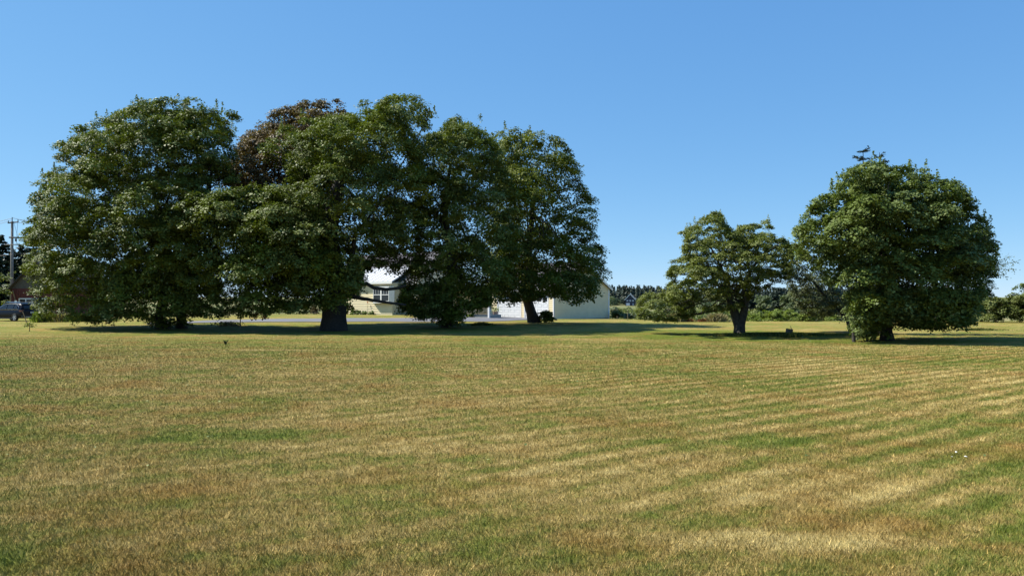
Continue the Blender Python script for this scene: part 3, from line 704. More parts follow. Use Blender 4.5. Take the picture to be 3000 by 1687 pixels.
# --- garage
th = R(48); A = Vector((P(1622, 900, 80).x, 80, 0)); GW, GD, GH, GR = 10.1, 8.95, 3.5, 2.7
ax = Vector((math.cos(th), -math.sin(th), 0)); gz0 = -.12
org = A - ax * GW; org.z = gz0
gar = empty('garage', org, -th, 'cream sided garage with two white doors and a shaded gable wall', 'garage')
d2 = (GW - 4.48, GW - .84); d1 = (GW - 9.05, GW - 5.16); DH = 2.42
MB().box(0, GW, .03, GD - .03, -.6, .12).build('foundation', M['found'], gar)
mb = MB(); mb.box(.02, GW - .02, .02, .12, .12, GH); mb.box(GW - .12, GW - .02, .12, GD - .02, .12, GH); mb.box(.02, .12, .12, GD - .02, .12, GH); mb.box(.12, GW-.12, GD - .12, GD - .02, .12, GH)
mb.prism([(GW-.12, .02, GH), (GW-.12, GD-.02, GH), (GW-.12, GD/2, GH+GR-.05)], (.1, 0, 0)); mb.prism([(.02, .02, GH), (.02, GD-.02, GH), (.02, GD/2, GH+GR-.05)], (.1, 0, 0)); mb.build('wall', M['siding'], gar)
clap(GW - .1, GH - .05, [(d1[0]-.12, d1[1]+.12, 0, DH+.12), (d2[0]-.12, d2[1]+.12, 0, DH+.12)], z0=.12).build('siding', M['siding'], gar)
o = clap(GD - .24, GH + GR - .1, z0=.1, top=lambda z: (.0, GD - .24) if z < GH else ((z-GH)/GR*GD/2, GD-.24-(z-GH)/GR*GD/2)).build('gable_siding', M['siding'], gar); xf(o, (GW, .12, 0), R(90))
tr = MB(); tr.box(GW-.1, GW+.045, -.045, .0, .05, GH); tr.build('corner_board', M['white'], gar)
tr = MB(); tr.box(GW+.002, GW+.045, .0, .12, .05, GH); tr.build('corner_board', M['greytrim'], gar)
tr = MB(); tr.box(GW-.05, GW+.06, GD-.14, GD+.05, .05, GH); tr.build('corner_board', M['white'], gar)
for a, b in (d1, d2):
    dr = MB(); dr.box(a, b, .0, .06, .02, DH); dd = dr.build('garage_door', M['door'], gar)
    pn = MB(); ph = DH / 4
    for row in range(4):
        for c in range(4):
            x0 = a + (b-a) * (c + .12) / 4; x1 = a + (b-a) * (c + .88) / 4; z0 = .02 + row * ph + .12; z1 = (row + 1) * ph - .1
            if row < 3:
                for q in ((x0, x1, z0, z0+.035), (x0, x1, z1-.035, z1), (x0, x0+.035, z0+.035, z1-.035), (x1-.035, x1, z0+.035, z1-.035)): pn.box(q[0], q[1], -.022, .0, q[2], q[3])
        if row: pn.box(a, b, -.006, .0, .02 + row*ph - .008, .02 + row*ph + .008)
    pn.build('panel', M['door'], dd)
    wn = MB()
    for c in range(4): wn.box(a + (b-a)*(c+.14)/4, a + (b-a)*(c+.86)/4, -.012, .0, .02+3*ph+.12, 4*ph-.12)
    wn.build('window', M['glass'], dd)
    fr = MB(); fr.box(a-.12, a, -.05, .0, .02, DH); fr.box(b, b+.12, -.05, 0, .02, DH); fr.box(a-.12, b+.12, -.05, 0, DH, DH+.12); fr.build('door_frame', M['white'], gar)
rf = gable_roof(GW, GD, GH + .02, GR, .35, .14, .28).build('roof', M['shingle'], gar)
s = GR / (GD/2)
fb = MB(); fb.box(-.28, GW+.28, -.385, -.355, GH-.2-.35*s, GH+.14-.35*s); fb.build('fascia', M['white'], gar)
rk = MB()
for sgn in (1, -1):
    ye = -.35 if sgn > 0 else GD + .35; yr = GD / 2
    rk.prism([(GW+.285, ye, GH-.12-.35*s), (GW+.285, yr, GH+GR-.12), (GW+.285, yr, GH+GR+.13), (GW+.285, ye, GH+.13-.35*s)], (.03, 0, 0))
rk.build('rake_board', M['white'], gar)

# --- house
th2 = R(38); B0 = Vector((P(1222, 900, 83.5).x, 83.5, 0)); HW, HD, HH, HR = 15.0, 8.0, 4.3, 3.2
ax2 = Vector((math.cos(th2), -math.sin(th2), 0)); hz0 = .02
ho = B0 - ax2 * HW; ho.z = hz0
hs = empty('house', ho, -th2, 'long cream sided house with grey shingle roof and a white roofed bay window wing', 'house')
def hx(px, yl=0.0):        # local x on the front wall seen at pixel column px
    u = (px - 1500) / 2200.0
    n = Vector((math.sin(th2), math.cos(th2), 0)) * yl
    bx, by = ho.x + n.x, ho.y + n.y
    return (u * by - bx) / (ax2.x - u * ax2.y)
def hz(py, xl, yl=0.0):
    w = ho + ax2 * xl + Vector((math.sin(th2), math.cos(th2), 0)) * yl
    return P(1500, py, w.y).z - hz0
MB().box(0, HW, .03, HD, -.8, .35).build('foundation', M['found'], hs)
mb = MB(); mb.box(.02, HW-.02, .02, HD-.02, .35, HH); mb.prism([(.02, .02, HH), (.02, HD-.02, HH), (.02, HD/2, HH+HR-.05)], (.1,0,0)); mb.prism([(HW-.12, .02, HH), (HW-.12, HD-.02, HH), (HW-.12, HD/2, HH+HR-.05)], (.1,0,0)); mb.build('wall', M['siding'], hs)
clap(HW, HH, z0=.35).build('siding', M['siding'], hs)
gable_roof(HW, HD, HH + .02, HR, .45, .15, .3).build('roof', M['shingle'], hs)
MB().box(-.3, HW+.3, -.49, -.455, HH-.25-.45*HR/(HD/2), HH+.15-.45*HR/(HD/2)).build('fascia', M['white'], hs)
# wing with the bay window
WY = -1.5; wx0, wx1 = hx(1022, WY), hx(1150, WY); WH = hz(829, (wx0+wx1)/2, WY)
mb = MB(); mb.box(wx0, wx1, WY+.02, .0, -.5, WH); mb.build('wing_wall', M['siding'], hs)
bx0, bx1 = hx(1086, WY-.4), hx(1147, WY-.4); bz0, bz1 = hz(888, bx0, WY-.4), hz(840, bx0, WY-.4)
o = clap(wx1 - wx0, WH, [(bx0-wx0, bx1-wx0, bz0, bz1)], z0=.25).build('wing_siding', M['siding'], hs); xf(o, (wx0, WY, 0))
o = clap(1.5, WH, z0=.25).build('wing_siding', M['siding'], hs); xf(o, (wx1, WY, 0), R(90))
rt_ = hz(796, (wx0+wx1)/2, 0.5)
rr = MB(); rr.prism([(wx0-.3, WY-.35, WH+.02), (wx0-.3, 2.6, rt_+.9), (wx0-.3, 2.6, rt_+1.0), (wx0-.3, WY-.35, WH+.12)], (wx1-wx0+.6, 0, 0)); 
wr = rr.build('wing_roof', M['whiteroof'], hs)
sm_ = MB(); nseam = 10; sl_ = (rt_ + 1.0 - WH - .12) / (2.6 - WY + .35)
for i in range(nseam + 1):
    x = wx0 - .28 + (wx1 - wx0 + .54) * i / nseam
    sm_.prism([(x, WY-.35, WH+.122), (x, 2.6, rt_+1.002), (x, 2.6, rt_+1.04), (x, WY-.35, WH+.16)], (.025, 0, 0))
sm_.build('seam', M['whiteroof'], wr)
MB().box(wx0-.3, wx1+.3, WY-.40, WY-.355, WH-.14, WH+.13).build('gutter', M['white'], hs)
MB().box(wx0, wx1, WY-.05, WY-.002-.032, WH-.16, WH-.02).build('frieze', M['white'], hs)
# bay
bay = MB(); ang = .42
bay.prism([(bx0, WY, bz0), (bx0+ang, WY-.42, bz0), (bx1-ang, WY-.42, bz0), (bx1, WY, bz0)], (0, 0, .2))
bo_ = bay.build('bay_sill', M['white'], hs); bay = MB()
bay.prism([(bx0, WY, bz1-.18), (bx0+ang, WY-.42, bz1-.18), (bx1-ang, WY-.42, bz1-.18), (bx1, WY, bz1-.18)], (0, 0, .18))
bo_ = bay.build('bay_head', M['white'], hs)
fx0, fx1 = bx0 + ang, bx1 - ang; mx_ = (fx0 + fx1) / 2
def sash(parent, x0, x1, y, z0, z1):
    f = MB(); t = .06
    for q in ((x0, x0+t, z0, z1), (x1-t, x1, z0, z1), (x0+t, x1-t, z0, z0+t), (x0+t, x1-t, z1-t, z1), (x0+t, x1-t, (z0+z1)/2-.035, (z0+z1)/2+.035)): f.box(q[0], q[1], y-.05, y, q[2], q[3])
    g = MB(); g.box(x0+t, x1-t, y-.02, y-.01, z0+t, z1-t); w_ = g.build('window', M['glass'], parent); f.build('frame', M['white'], w_)
    for k in (1, 2):
        xx = x0 + (x1-x0) * k / 3; MB().box(xx-.012, xx+.012, y-.035, y-.022, (z0+z1)/2+.035, z1-t).build('mullion', M['white'], w_)
    return w_
sash(hs, fx0, mx_ - .04, WY-.37, bz0+.2, bz1-.18); sash(hs, mx_ + .04, fx1, WY-.37, bz0+.2, bz1-.18)
MB().box(mx_-.04, mx_+.04, WY-.42, WY-.3, bz0+.2, bz1-.18).build('bay_post', M['white'], hs)
for sx, x0, x1 in ((0, bx0, fx0), (1, fx1, bx1)):
    f = MB(); ya, yb = (WY, WY-.42) if sx == 0 else (WY-.42, WY)
    f.prism([(x0, ya, bz0+.2), (x1, yb, bz0+.2), (x1, yb+.05, bz0+.2), (x0, ya+.05, bz0+.2)], (0, 0, bz1-bz0-.38)); f.build('side_panel', M['white'], hs)
# chimney
cx = hx(1060, 1.2); ct = hz(786, cx, 1.2)
ch = MB(); ch.box(cx-.38, cx+.38, .9, 1.6, HH-.3, ct-.15); ch.box(cx-.45, cx+.45, .83, 1.67, ct-.15, ct); ch.build('chimney', M['brick'], hs)
# right part: porch with railing next to the garage
px0, px1 = hx(1352, .9), hx(1442, .9)
pw = MB(); pw.box(HW-.02, hx(1412, .9), 2.4, 2.55, -.5, 3.0); pw.build('porch_wall', M['siding'], hs)
MB().box(HW+.05, hx(1408, .9), .2, 2.7, 3.0, 3.12).build('porch_roof', M['shingle'], hs)
pr = MB(); pr.box(HW+.02, px1, .45, 2.38, -.5, .45); pr.build('porch_deck', M['found'], hs)
lt = MB()
for k in range(26):
    x = px0 + (px1-px0) * k / 25; lt.box(x-.03, x+.03, .36, .42, .45, 1.35)
lt.box(px0-.05, px1+.05, .34, .44, 1.35, 1.45); lt.box(px0-.05, px1+.05, .35, .43, .5, .56); lt.build('railing', M['post'], hs)
ps = MB(); ps.box(px1-.1, px1+.08, .3, .48, .0, 1.9); ps.build('porch_post', M['white'], hs)
MB().box(px0+.8, px0+2.4, 2.36, 2.395, 1.1, 2.6).build('porch_window', M['glass'], hs)

# driveway
def ribbon(name, near, far, mat, off=.025, label=None, nu=80, nv=8):
    near = np.array(near, float); far = np.array(far, float)
    def samp(a, t):
        s = np.concatenate([[0], np.cumsum(np.linalg.norm(np.diff(a, axis=0), axis=1))]); s /= s[-1]
        return np.stack([np.interp(t, s, a[:, 0]), np.interp(t, s, a[:, 1])], 1)
    t = np.linspace(0, 1, nu); a, b = samp(near, t), samp(far, t); V = []
    for j in range(nv):
        k = j / (nv-1); q = a * (1-k) + b * k; V.append(np.stack([q[:, 0], q[:, 1], gz(q[:, 0], q[:, 1]) + off], 1))
    V = np.concatenate(V); i = np.arange((nu-1)*(nv-1)); r0 = (i // (nu-1)) * nu + i % (nu-1)
    o = link(name, np_mesh(name, V, np.stack([r0, r0+1, r0+nu+1, r0+nu], 1)), mat)
    return tag(o, label, kind='structure')
def g2(px, py): p = G(px, py); return (p.x, p.y)
nr = [g2(430, 951), g2(560, 947), g2(700, 945), g2(850, 943.5), g2(1000, 943.2), g2(1150, 942.5), g2(1300, 943.5), g2(1420, 942.5), g2(1530, 938)]
fa = [g2(430, 947.5), g2(560, 942), g2(700, 937), g2(850, 934), g2(1000, 932.5), g2(1150, 932.5), g2(1240, 932.5)]
gl = org + ax * .6; gr2 = org + ax * (GW - .2)
fa += [(gl.x - 3.5, gl.y + 2.5), (gl.x, gl.y - .1), (gr2.x, gr2.y - .1)]
ribbon('driveway', nr, fa, M['asphalt'], label='grey asphalt driveway curving to the garage', off=.03)

# garden beds
gB = 'garden plants along the house front'
bush('shrub', 'bushy dark green shrub left of the bay window', 1042, 1082, 880, 918, 88, 'bush', .12, gB, 'shrub', n=16, clump=.2, per=20, thick=1)
for k, (a, b, t, lab) in enumerate([(1024, 1042, 903, 'green plant left of the dark shrub'), (1040, 1058, 910, 'pale hosta in front of the dark shrub, left one'), (1058, 1074, 911, 'pale hosta in front of the dark shrub, right one'), (1078, 1096, 909, 'pale hosta under the red lilies'), (1126, 1146, 906, 'pale hosta under the right of the bay window'), (1146, 1164, 909, 'hosta against the cream wall right of the bay'), (1164, 1184, 906, 'green and white hosta at the right end of the bed')]):
    bush('hosta' if k else 'garden_plant', lab, a, b, t, 920, 85.5, 'hosta' if k else 'fresh', .15, gB, 'plant', n=9, clump=.14, per=14, thick=.4)
lil = P(1095, 920, 86); lil.z = gzf(lil.x, 86)
lr = empty('lily_clump', lil, 0, 'clump of red lilies in front of the bay window', 'plant', gB)
mb = MB(); C = []
for k in range(26):
    a = random.uniform(-.7, .7); h = random.uniform(.9, 1.5); mb.tube([(a, random.uniform(-.2, .2), 0), (a*1.1, 0, h)], [.015, .008], 4)
    if k % 2:
        c = np.array([a*1.1, 0, h]) + rng.normal(size=(8, 3)) * .05
        link('flower', leaf_mesh('flower', c, rng.normal(size=c.shape) + [0,-.6,.6], np.full(8, .14), rng.random(8)), M['flower'], lr)
mb.build('stem', M['fresh'], lr)
gC = 'shrubs across the drive left of the thick trunk'
for k, (a, b, t, mt, lab) in enumerate([(800, 835, 895, 'fresh', 'leftmost low shrub across the drive'), (828, 862, 890, 'fresh', 'yellow green shrub across the drive, second from left'), (858, 895, 882, 'fresh', 'tallest yellow green shrub across the drive'), (884, 912, 890, 'bush', 'dark low shrub across the drive'), (905, 935, 898, 'copper', 'brownish low shrub nearest the thick trunk'), (1000, 1030, 885, 'maple2', 'green shrub seen just right of the thick trunk')]):
    bush('shrub', lab, a, b, t, 912, 90, mt, .14, gC, 'shrub', n=15, clump=.22, per=20, thick=1.1)
gP = 'plants beside the porch'
bush('fern', 'bright fern clump in front of the porch lattice', 1392, 1432, 911, 928, 80, 'fresh', .14, gP, 'plant', n=12, clump=.16, per=18, thick=.6)
bush('fern', 'smaller bright plant left of the porch fern', 1366, 1392, 917, 929, 79, 'fresh', .14, gP, 'plant', n=10, clump=.16, per=16, thick=.5)
# pots by the garage
pt = P(1451, 926, 82.5); pt.z = gzf(pt.x, pt.y) + .03
pr_ = empty('planter', pt, 0, 'pale planter with pinkish flowers left of the garage doors', 'planter')
MB().tube([(0,0,0),(0,0,.05),(0,0,.55),(0,0,.6)], [.2,.22,.3,.32], 14).build('pot', M['terracotta'], pr_)
C = rng.normal(size=(220, 3)) * [.22,.22,.16] + [0,0,.8]; link('foliage', leaf_mesh('foliage', C, rng.normal(size=C.shape) + [0,0,1], np.full(220, .11), rng.random(220)), M['hosta'], pr_)

# shrub at foot of curved maple, and suckers
bush('shrub', 'dark twiggy shrub at the foot of the curved maple trunk', 1572, 1626, 908, 946, 57.5, 'maple', .12, None, 'shrub', n=34, clump=.14, per=9, thick=.8)
bush('shrub', 'leafy suckers round the foot of the narrow dark maple', 1255, 1365, 930, 958, 48.7, 'maple', .12, None, 'shrub', n=20, clump=.14, per=5, thick=.8)
bush('shrub', 'leafy suckers round the foot of the leftmost maple', 430, 575, 930, 960, 47.6, 'maple', .14, None, 'shrub', n=22, clump=.14, per=6, thick=.8)
bush('shrub', 'leafy suckers between the thin stem and the trunk of the rounded maple', 2480, 2600, 930, 1000, 33.6, 'maple2', .12, None, 'shrub', n=14, clump=.15, per=10, thick=.7)
tuft('grass_tuft', 'tall grass tuft at the foot of the narrow dark maple', G(1412, 953), 1.1, .22, 900, 'tallgrass', 'grass', None, wd=.025, spread=.5)
tuft('grass_tuft', 'tall grass strip right of the rounded maple', G(2870, 968), 2.2, .16, 1200, 'tallgrass', 'grass', None, wd=.025, spread=.3)

# ------------------------------------------------------------------ left side
# red barn
bz = P(34, 845, 86); bn0 = Vector((bz.x, 86, gzf(bz.x, 86)))
barn = empty('barn', bn0, R(-8), 'small dark red barn with white framed windows behind the parked car', 'barn')
BW, BD, BH, BR = 6.4, 8, bz.z - bn0.z, 3.2
mb = MB(); mb.box(0, BW, 0, BD, -.4, BH); mb.build('wall', M['red'], barn)
mb = MB()
for k in range(21): mb.box(k*BW/21+.01, (k+1)*BW/21-.012, -.025, 0, 0, BH-.02)
mb.build('board', M['red'], barn)
mb = MB(); mb.prism([(0,0,BH),(BW,0,BH),(BW/2,0,BH+BR)], (0, BD, 0)); mb.build('gable', M['barntop'], barn)
mb = MB()
for sg in (0, 1):
    xe = -.35 if sg == 0 else BW+.35; sl2 = BR/(BW/2)
    mb.prism([(xe,-.4,BH-.35*sl2),(BW/2,-.4,BH+BR),(BW/2,-.4,BH+BR+.14),(xe,-.4,BH+.14-.35*sl2)], (0, BD+.8, 0))
mb.build('roof', M['darkwood'], barn)
wx_ = 1.1; wn = MB()
wn.box(wx_, wx_+3.6, -.03, -.026+.02, .2, 2.1); wnd = wn.build('window', M['glass'], barn)
fr = MB()
for x in (wx_-.1, wx_+.75, wx_+1.55, wx_+2.4, wx_+3.5): fr.box(x, x+.1, -.1, -.03, .1, 2.2)
for z in (.1, 1.1, 2.1): fr.box(wx_, wx_+3.5, -.095, -.031, z, z+.12)
fr.build('frame', M['white'], wnd)
mb = MB(); mb.tube([(.25,-.12,BH-.2),(1.05,-.12,.5)], [.05,.05], 6); mb.build('brace', M['rust'] if False else M['stake'], barn)
# board leaning on the barn
p = P(35, 897, 80); e = P(44, 880, 80)
mb = MB(); mb.prism([(0,0,0),(.22,0,0),(.22,.04,0),(0,.04,0)], ((e.x-p.x), .1, e.z - gzf(p.x, 80) ))
o = mb.build('white_board', M['white']); o.location = (p.x-.1, 80, gzf(p.x, 80)); tag(o, 'white board leaning behind the car roof, before the barn', 'board')
# light bushes left of barn
gL = 'light bushes left of the barn'
bush('bush', 'pale green tall bush left of the utility pole', -40, 22, 782, 925, 84, 'apple', .2, gL, n=26, clump=.32, per=20, thick=2)
bush('bush', 'wispy bush between the utility pole and the barn roof', 18, 60, 790, 925, 92, 'greyleaf', .16, gL, n=20, clump=.3, per=13, thick=1.6)
# utility pole
pt_ = P(36, 637, 88); pb = Vector((P(34, 900, 88).x, 88, gzf(pt_.x, 88)))
up_ = empty('utility_pole', pb, 0, 'weathered wooden utility pole with crossarms at the left edge', 'utility pole')
hgt = pt_.z - pb.z; lean = pt_.x - pb.x
MB().tube([(0,0,-.3),(lean*.5,0,hgt*.5),(lean,0,hgt-.5)], [.19,.16,.13], 12).build('pole', M['pole'], up_, smooth=True)
def rel(px, py, d=88): return P(px, py, d) - pb
arms = [((26, 654), (57, 651), .07), ((30, 696), (84, 698), .09), ((16, 717), (66, 717), .055)]
for (a, b_, r) in arms: MB().tube([rel(*a) + Vector((0,-.2,0)), rel(*b_) + Vector((0,-.2,0))], [r, r], 4).build('crossarm', M['darkwood'] if r > .06 else M['pole'], up_)
for (a, b_) in (((39, 651), (39, 637)), ((28, 654), (28, 647)), ((56, 651), (56, 643))): MB().tube([rel(*a)+Vector((0,-.2,0)), rel(*b_)+Vector((0,-.2,0))], [.05, .04], 6).build('insulator', M['darkwood'], up_)
MB().tube([rel(50, 700)+Vector((0,-.2,0)), rel(50, 708)+Vector((0,-.2,0))], [.12, .08], 8).build('insulator', M['darkwood'], up_)
wires = [((-60,660),(39,639)), ((39,639),(160,665)), ((-60,668),(28,648)), ((56,643),(170,664)), ((28,648),(170,664)), ((-40,752),(36,745)), ((40,745),(150,738)), ((46,700),(68,768)), ((52,652),(44,760)), ((40,650),(54,700))]
for k, (a, b_) in enumerate(wires):
    A1, B1 = P(a[0], a[1], 87.8), P(b_[0], b_[1], 87.8); pts = []
    for i_ in range(9):
        t = i_/8; q = A1.lerp(B1, t); q.z -= math.sin(t*math.pi) * .012 * (B1-A1).length if abs(A1.x-B1.x) > 2 else 0; pts.append(q - pb)
    MB().tube(pts, .022 if k < 7 else .014, 5).build('wire', M['wire'], up_)

# parked car
n_ang = R(-22); rear_n = Vector((math.cos(n_ang), math.sin(n_ang), 0))
rl = Vector((P(64, 940, 68).x, 68, 0)); fwd = -rear_n; side = Vector((fwd.y, -fwd.x, 0))    # side = to the right of the car
cc_ = rl + side * .93 if side.y > 0 else rl - side * .93
car = empty('parked_car', Vector((cc_.x, cc_.y, gzf(cc_.x, cc_.y))), math.atan2(fwd.y, fwd.x), 'dark navy estate car parked in front of the red barn, rear to the right', 'car')
# local: x forward from the rear bumper, y left, z up. loft stations
def station(x, zb, zs, zt, wb, ws, wt):      # bottom, shoulder, top and half widths
    return [(x, -wb*.92, zb), (x, -wb, zb+.18), (x, -ws, (zb+zs)/2+.05), (x, -ws*.97, zs), (x, -wt, zt-.06), (x, -wt*.82, zt), (x, 0, zt+.02)]
body_st = [station(.02,.42,.98,1.0,.78,.84,.80), station(.10,.30,1.0,1.04,.86,.90,.82), station(.45,.27,1.02,1.08,.90,.925,.82), station(1.2,.25,1.0,1.06,.91,.93,.82), station(2.2,.24,.98,1.04,.91,.93,.82),
           station(3.2,.24,.97,1.02,.91,.93,.82), station(3.75,.25,.95,1.0,.90,.92,.80), station(4.4,.27,.88,.92,.88,.90,.76), station(4.75,.32,.75,.80,.80,.82,.66), station(4.86,.40,.62,.68,.7,.72,.5)]
def loft(sts, name, mat, parent, sub=1):
    V = []; F = []; m_ = len(sts[0])
    for s_ in sts:
        ring = list(s_) + [(a, -b_, c_) for a, b_, c_ in reversed(s_[:-1])]; V += ring
    R_ = 2*m_ - 1
    for i_ in range(len(sts)-1):
        for k in range(R_):
            k2 = (k+1) % R_; F.append((i_*R_+k, i_*R_+k2, (i_+1)*R_+k2, (i_+1)*R_+k))
    F.append(tuple(range(R_))); F.append(tuple((len(sts)-1)*R_ + k for k in range(R_-1, -1, -1)))
    mb = MB(); mb.v = V; mb.f = F; o = mb.build(name, mat, parent, smooth=True)
    if sub: md = o.modifiers.new('sub', 'SUBSURF'); md.levels = 1; md.render_levels = 2
    return o
body = loft(body_st, 'body', M['carpaint'], car)
gh = [[(x, -wb, 1.0), (x, -wb, 1.02), (x, -wb*.98, 1.1), (x, -(wb*.6+wt*.4), 1.1+(zt-1.1)*.45), (x, -wt, zt-.05), (x, -wt*.85, zt), (x, 0, zt+.02)] for x, wb, wt, zt in
      ((.22,.78,.66,1.15), (.42,.82,.62,1.50), (.65,.83,.63,1.62), (1.3,.84,.64,1.67), (2.2,.84,.64,1.68), (2.8,.84,.62,1.64), (3.3,.83,.6,1.40), (3.75,.8,.62,1.12))]
roofo = loft(gh, 'roof', M['carpaint'], car)
for sgn in (-1, 1):       # side windows sit just proud of the cabin
    for (xa, xb, za, zb_) in ((.75, 1.25, 1.13, 1.5), (1.33, 2.15, 1.1, 1.54), (2.23, 3.0, 1.1, 1.52)):
        def sy(z): return sgn * (.865 - (z-1.05) * .33)
        q = [(xa + (.22 if xa < 1 else 0), sy(zb_), zb_), (xb - (.3 if xb > 2.9 else 0), sy(zb_), zb_), (xb, sy(za), za), (xa, sy(za), za)]
        mb = MB(); mb.prism(q, (0, sgn*.012, 0)); mb.build('side_window', M['glass'], car)
    mb = MB(); tr_ = [(.62,1.08),(.66,1.3),(.95,1.53),(1.6,1.585),(2.3,1.575),(2.75,1.5),(3.15,1.28)]
    mb.tube([(x, sgn*(.885 - (z-1.05)*.33), z) for x, z in tr_], .016, 5); mb.tube([(.62, sgn*.885, 1.07), (3.3, sgn*.885, 1.05)], .012, 5); mb.build('window_trim', M['chrome'], car)
    mb = MB(); mb.tube([(.7, sgn*.6, 1.68), (.85, sgn*.6, 1.74), (2.5, sgn*.6, 1.76), (2.7, sgn*.6, 1.69)], .022, 6); mb.build('roof_rail', M['chrome'] if sgn > 0 else M['plastic'], car)
    mb = MB(); mb.box(.06, .42, sgn*.70 if sgn > 0 else -.93, .93 if sgn > 0 else -.70, .86, 1.0); mb.build('tail_light', M['lamp'], car)
    mb = MB(); mb.box(1.2, 3.5, .90 if sgn > 0 else -.95, .95 if sgn > 0 else -.90, .22, .34); mb.build('sill', M['plastic'], car)
mb = MB(); mb.prism([(.20,-.62,1.14),(.20,.62,1.14),(.385,.55,1.45),(.385,-.55,1.45)], (-.03, 0, .01)); mb.build('rear_window', M['glass'], car)
mb = MB(); mb.prism([(.30,-.66,1.56),(.30,.66,1.56),(.62,.62,1.655),(.62,-.62,1.655)], (0, 0, .03)); mb.build('spoiler', M['carpaint'], car)
mb = MB(); mb.box(-.03, .2, -.86, .86, .34, .56); mb.build('bumper', M['plastic'], car)
mb = MB(); mb.box(-.045, -.03, -.6, .6, .36, .41); mb.build('bumper_strip', M['rim'], car)
pl = MB().box(-.04, -.015, -.155, .155, .72, .87).build('number_plate', M['plate'], car)
mb = MB()
for k in range(6): mb.box(-.045, -.041, -.12 + k*.042, -.095 + k*.042, .765, .825)
mb.build('plate_letters', M['plate_ink'], pl)
for wx in (1.02, 3.85):
    for sgn in (-1, 1):
        wh = empty('wheel', (wx, sgn*.84, .35)); wh.parent = car
        def ring(r0, r1, w0, w1, n=24):
            mb = MB(); prof = [(r0, w0), (r1-.02, w0), (r1, w0+.03), (r1, w1-.03), (r1-.02, w1), (r0, w1)]
            for k in range(n):
                t = 2*math.pi*k/n
                for (r_, w__) in prof: mb.v.append((math.cos(t)*r_, w__, math.sin(t)*r_))
            m_ = len(prof)
            for k in range(n):
                for j in range(m_): mb.f.append((k*m_+j, k*m_+(j+1)%m_, ((k+1)%n)*m_+(j+1)%m_, ((k+1)%n)*m_+j))
            return mb
        ring(.24, .35, -.11, .11).build('tyre', M['tyre'], wh, smooth=True)
        rm = ring(.21, .245, -.1, .1); yo = sgn * .1
        for k in range(5):
            t = 2*math.pi*k/5; d_ = Vector((math.cos(t), 0, math.sin(t))); s_ = Vector((-math.sin(t), 0, math.cos(t)))
            rm.prism([d_*.03 - s_*.035 + Vector((0, yo-.02*sgn, 0)), d_*.23 - s_*.055 + Vector((0, yo-.02*sgn, 0)), d_*.23 + s_*.055 + Vector((0, yo-.02*sgn, 0)), d_*.03 + s_*.035 + Vector((0, yo-.02*sgn, 0))], (0, sgn*.02, 0))
        rm.build('rim', M['rim'], wh)
        bk = MB(); bk.tube([(0, -.08*sgn, 0), (0, yo-.03*sgn, 0)], [.21, .21], 18); bk.build('brake_disc', M['plastic'], wh)

# leaning stake, post, saplings, debris
a = P(66, 912, 62); b_ = P(80, 944, 62); b_.z = gzf(b_.x, 62)
o = MB().tube([(0,0,-.1), a - b_], [.035, .03], 6).build('wooden_stake', M['stake']); o.location = b_; tag(o, 'thin brown wooden stake leaning in front of the car boot', 'stake')
p0 = G(703, 963); o = MB().tube([(0,0,-.2),(.02,0,.5),(0.01,0,1.05)], [.035,.032,.03], 8).build('wooden_post', M['post']); o.location = p0; tag(o, 'thin upright post in the lawn left of the thick trunk', 'post')
p0 = G(86, 971); sg = empty('sapling', p0, 0, 'tiny drooping sapling on the grass below the car', 'sapling')
MB().tube([(0,0,-.05),(.01,0,.25),(.03,0,.45)], [.02,.02,.012], 6).build('trunk', M['bark'], sg)
C = rng.normal(size=(160, 3)) * [.17,.15,.07] + [-.03,0,.36]; link('crown', leaf_mesh('crown', C, rng.normal(size=C.shape)+[0,0,.6], np.full(160, .075), rng.random(160)), M['apple'], sg)
p0 = G(661, 1009); o = tuft('thistle', 'single dark weed stalk sticking up from the open lawn', p0, .04, .2, 26, 'spruce', 'weed', None, wd=.02)
# brush pile of dry branches and leaves
p0 = G(668, 956); bp = empty('brush_pile', p0, 0, 'small pile of dry branches and leaves left of the thin post', 'brush pile')
mb = MB()
for k in range(34):
    a_ = random.uniform(0, 6.28); r_ = random.uniform(.1, .9); q = Vector((math.cos(a_)*r_, math.sin(a_)*r_*.5, 0)); e = Vector((random.uniform(-.7,.7), random.uniform(-.3,.3), random.uniform(.05,.38)))
    mb.tube([q, q.lerp(e, .5)+Vector((0,0,.08)), e], [.018,.014,.006], 5)
mb.build('branches', M['deadwood'], bp)
C = rng.normal(size=(240, 3)) * [.5,.25,.06] + [0,0,.18]; link('leaves', leaf_mesh('leaves', C, rng.normal(size=C.shape)+[0,0,.6], np.full(240, .12), rng.random(240)), M['drygrass'], bp)
# rusty hanging spray of dead leaves
p0 = P(752, 928, 43.4)
rb = empty('dead_branch', P(752, 905, 43.4), 0, 'hanging spray of rusty dead leaves right of the thin post', 'branch')
o_ = rb.location.copy(); mb = MB(); C = []
for k in range(9):
    e = P(752 + random.uniform(-24, 26), 920 + random.uniform(-8, 10), 43.4 + random.uniform(-.3, .3)) - o_; mb.tube([(random.uniform(-.3,.3), 0, .25), e], [.012, .005], 5); C.append(np.array(e) + rng.normal(size=(26, 3)) * .09)
mb.build('twig', M['bark'], rb); C = np.concatenate(C); link('leaves', leaf_mesh('leaves', C, rng.normal(size=C.shape), np.full(len(C), .11), rng.random(len(C))), M['rust'], rb)
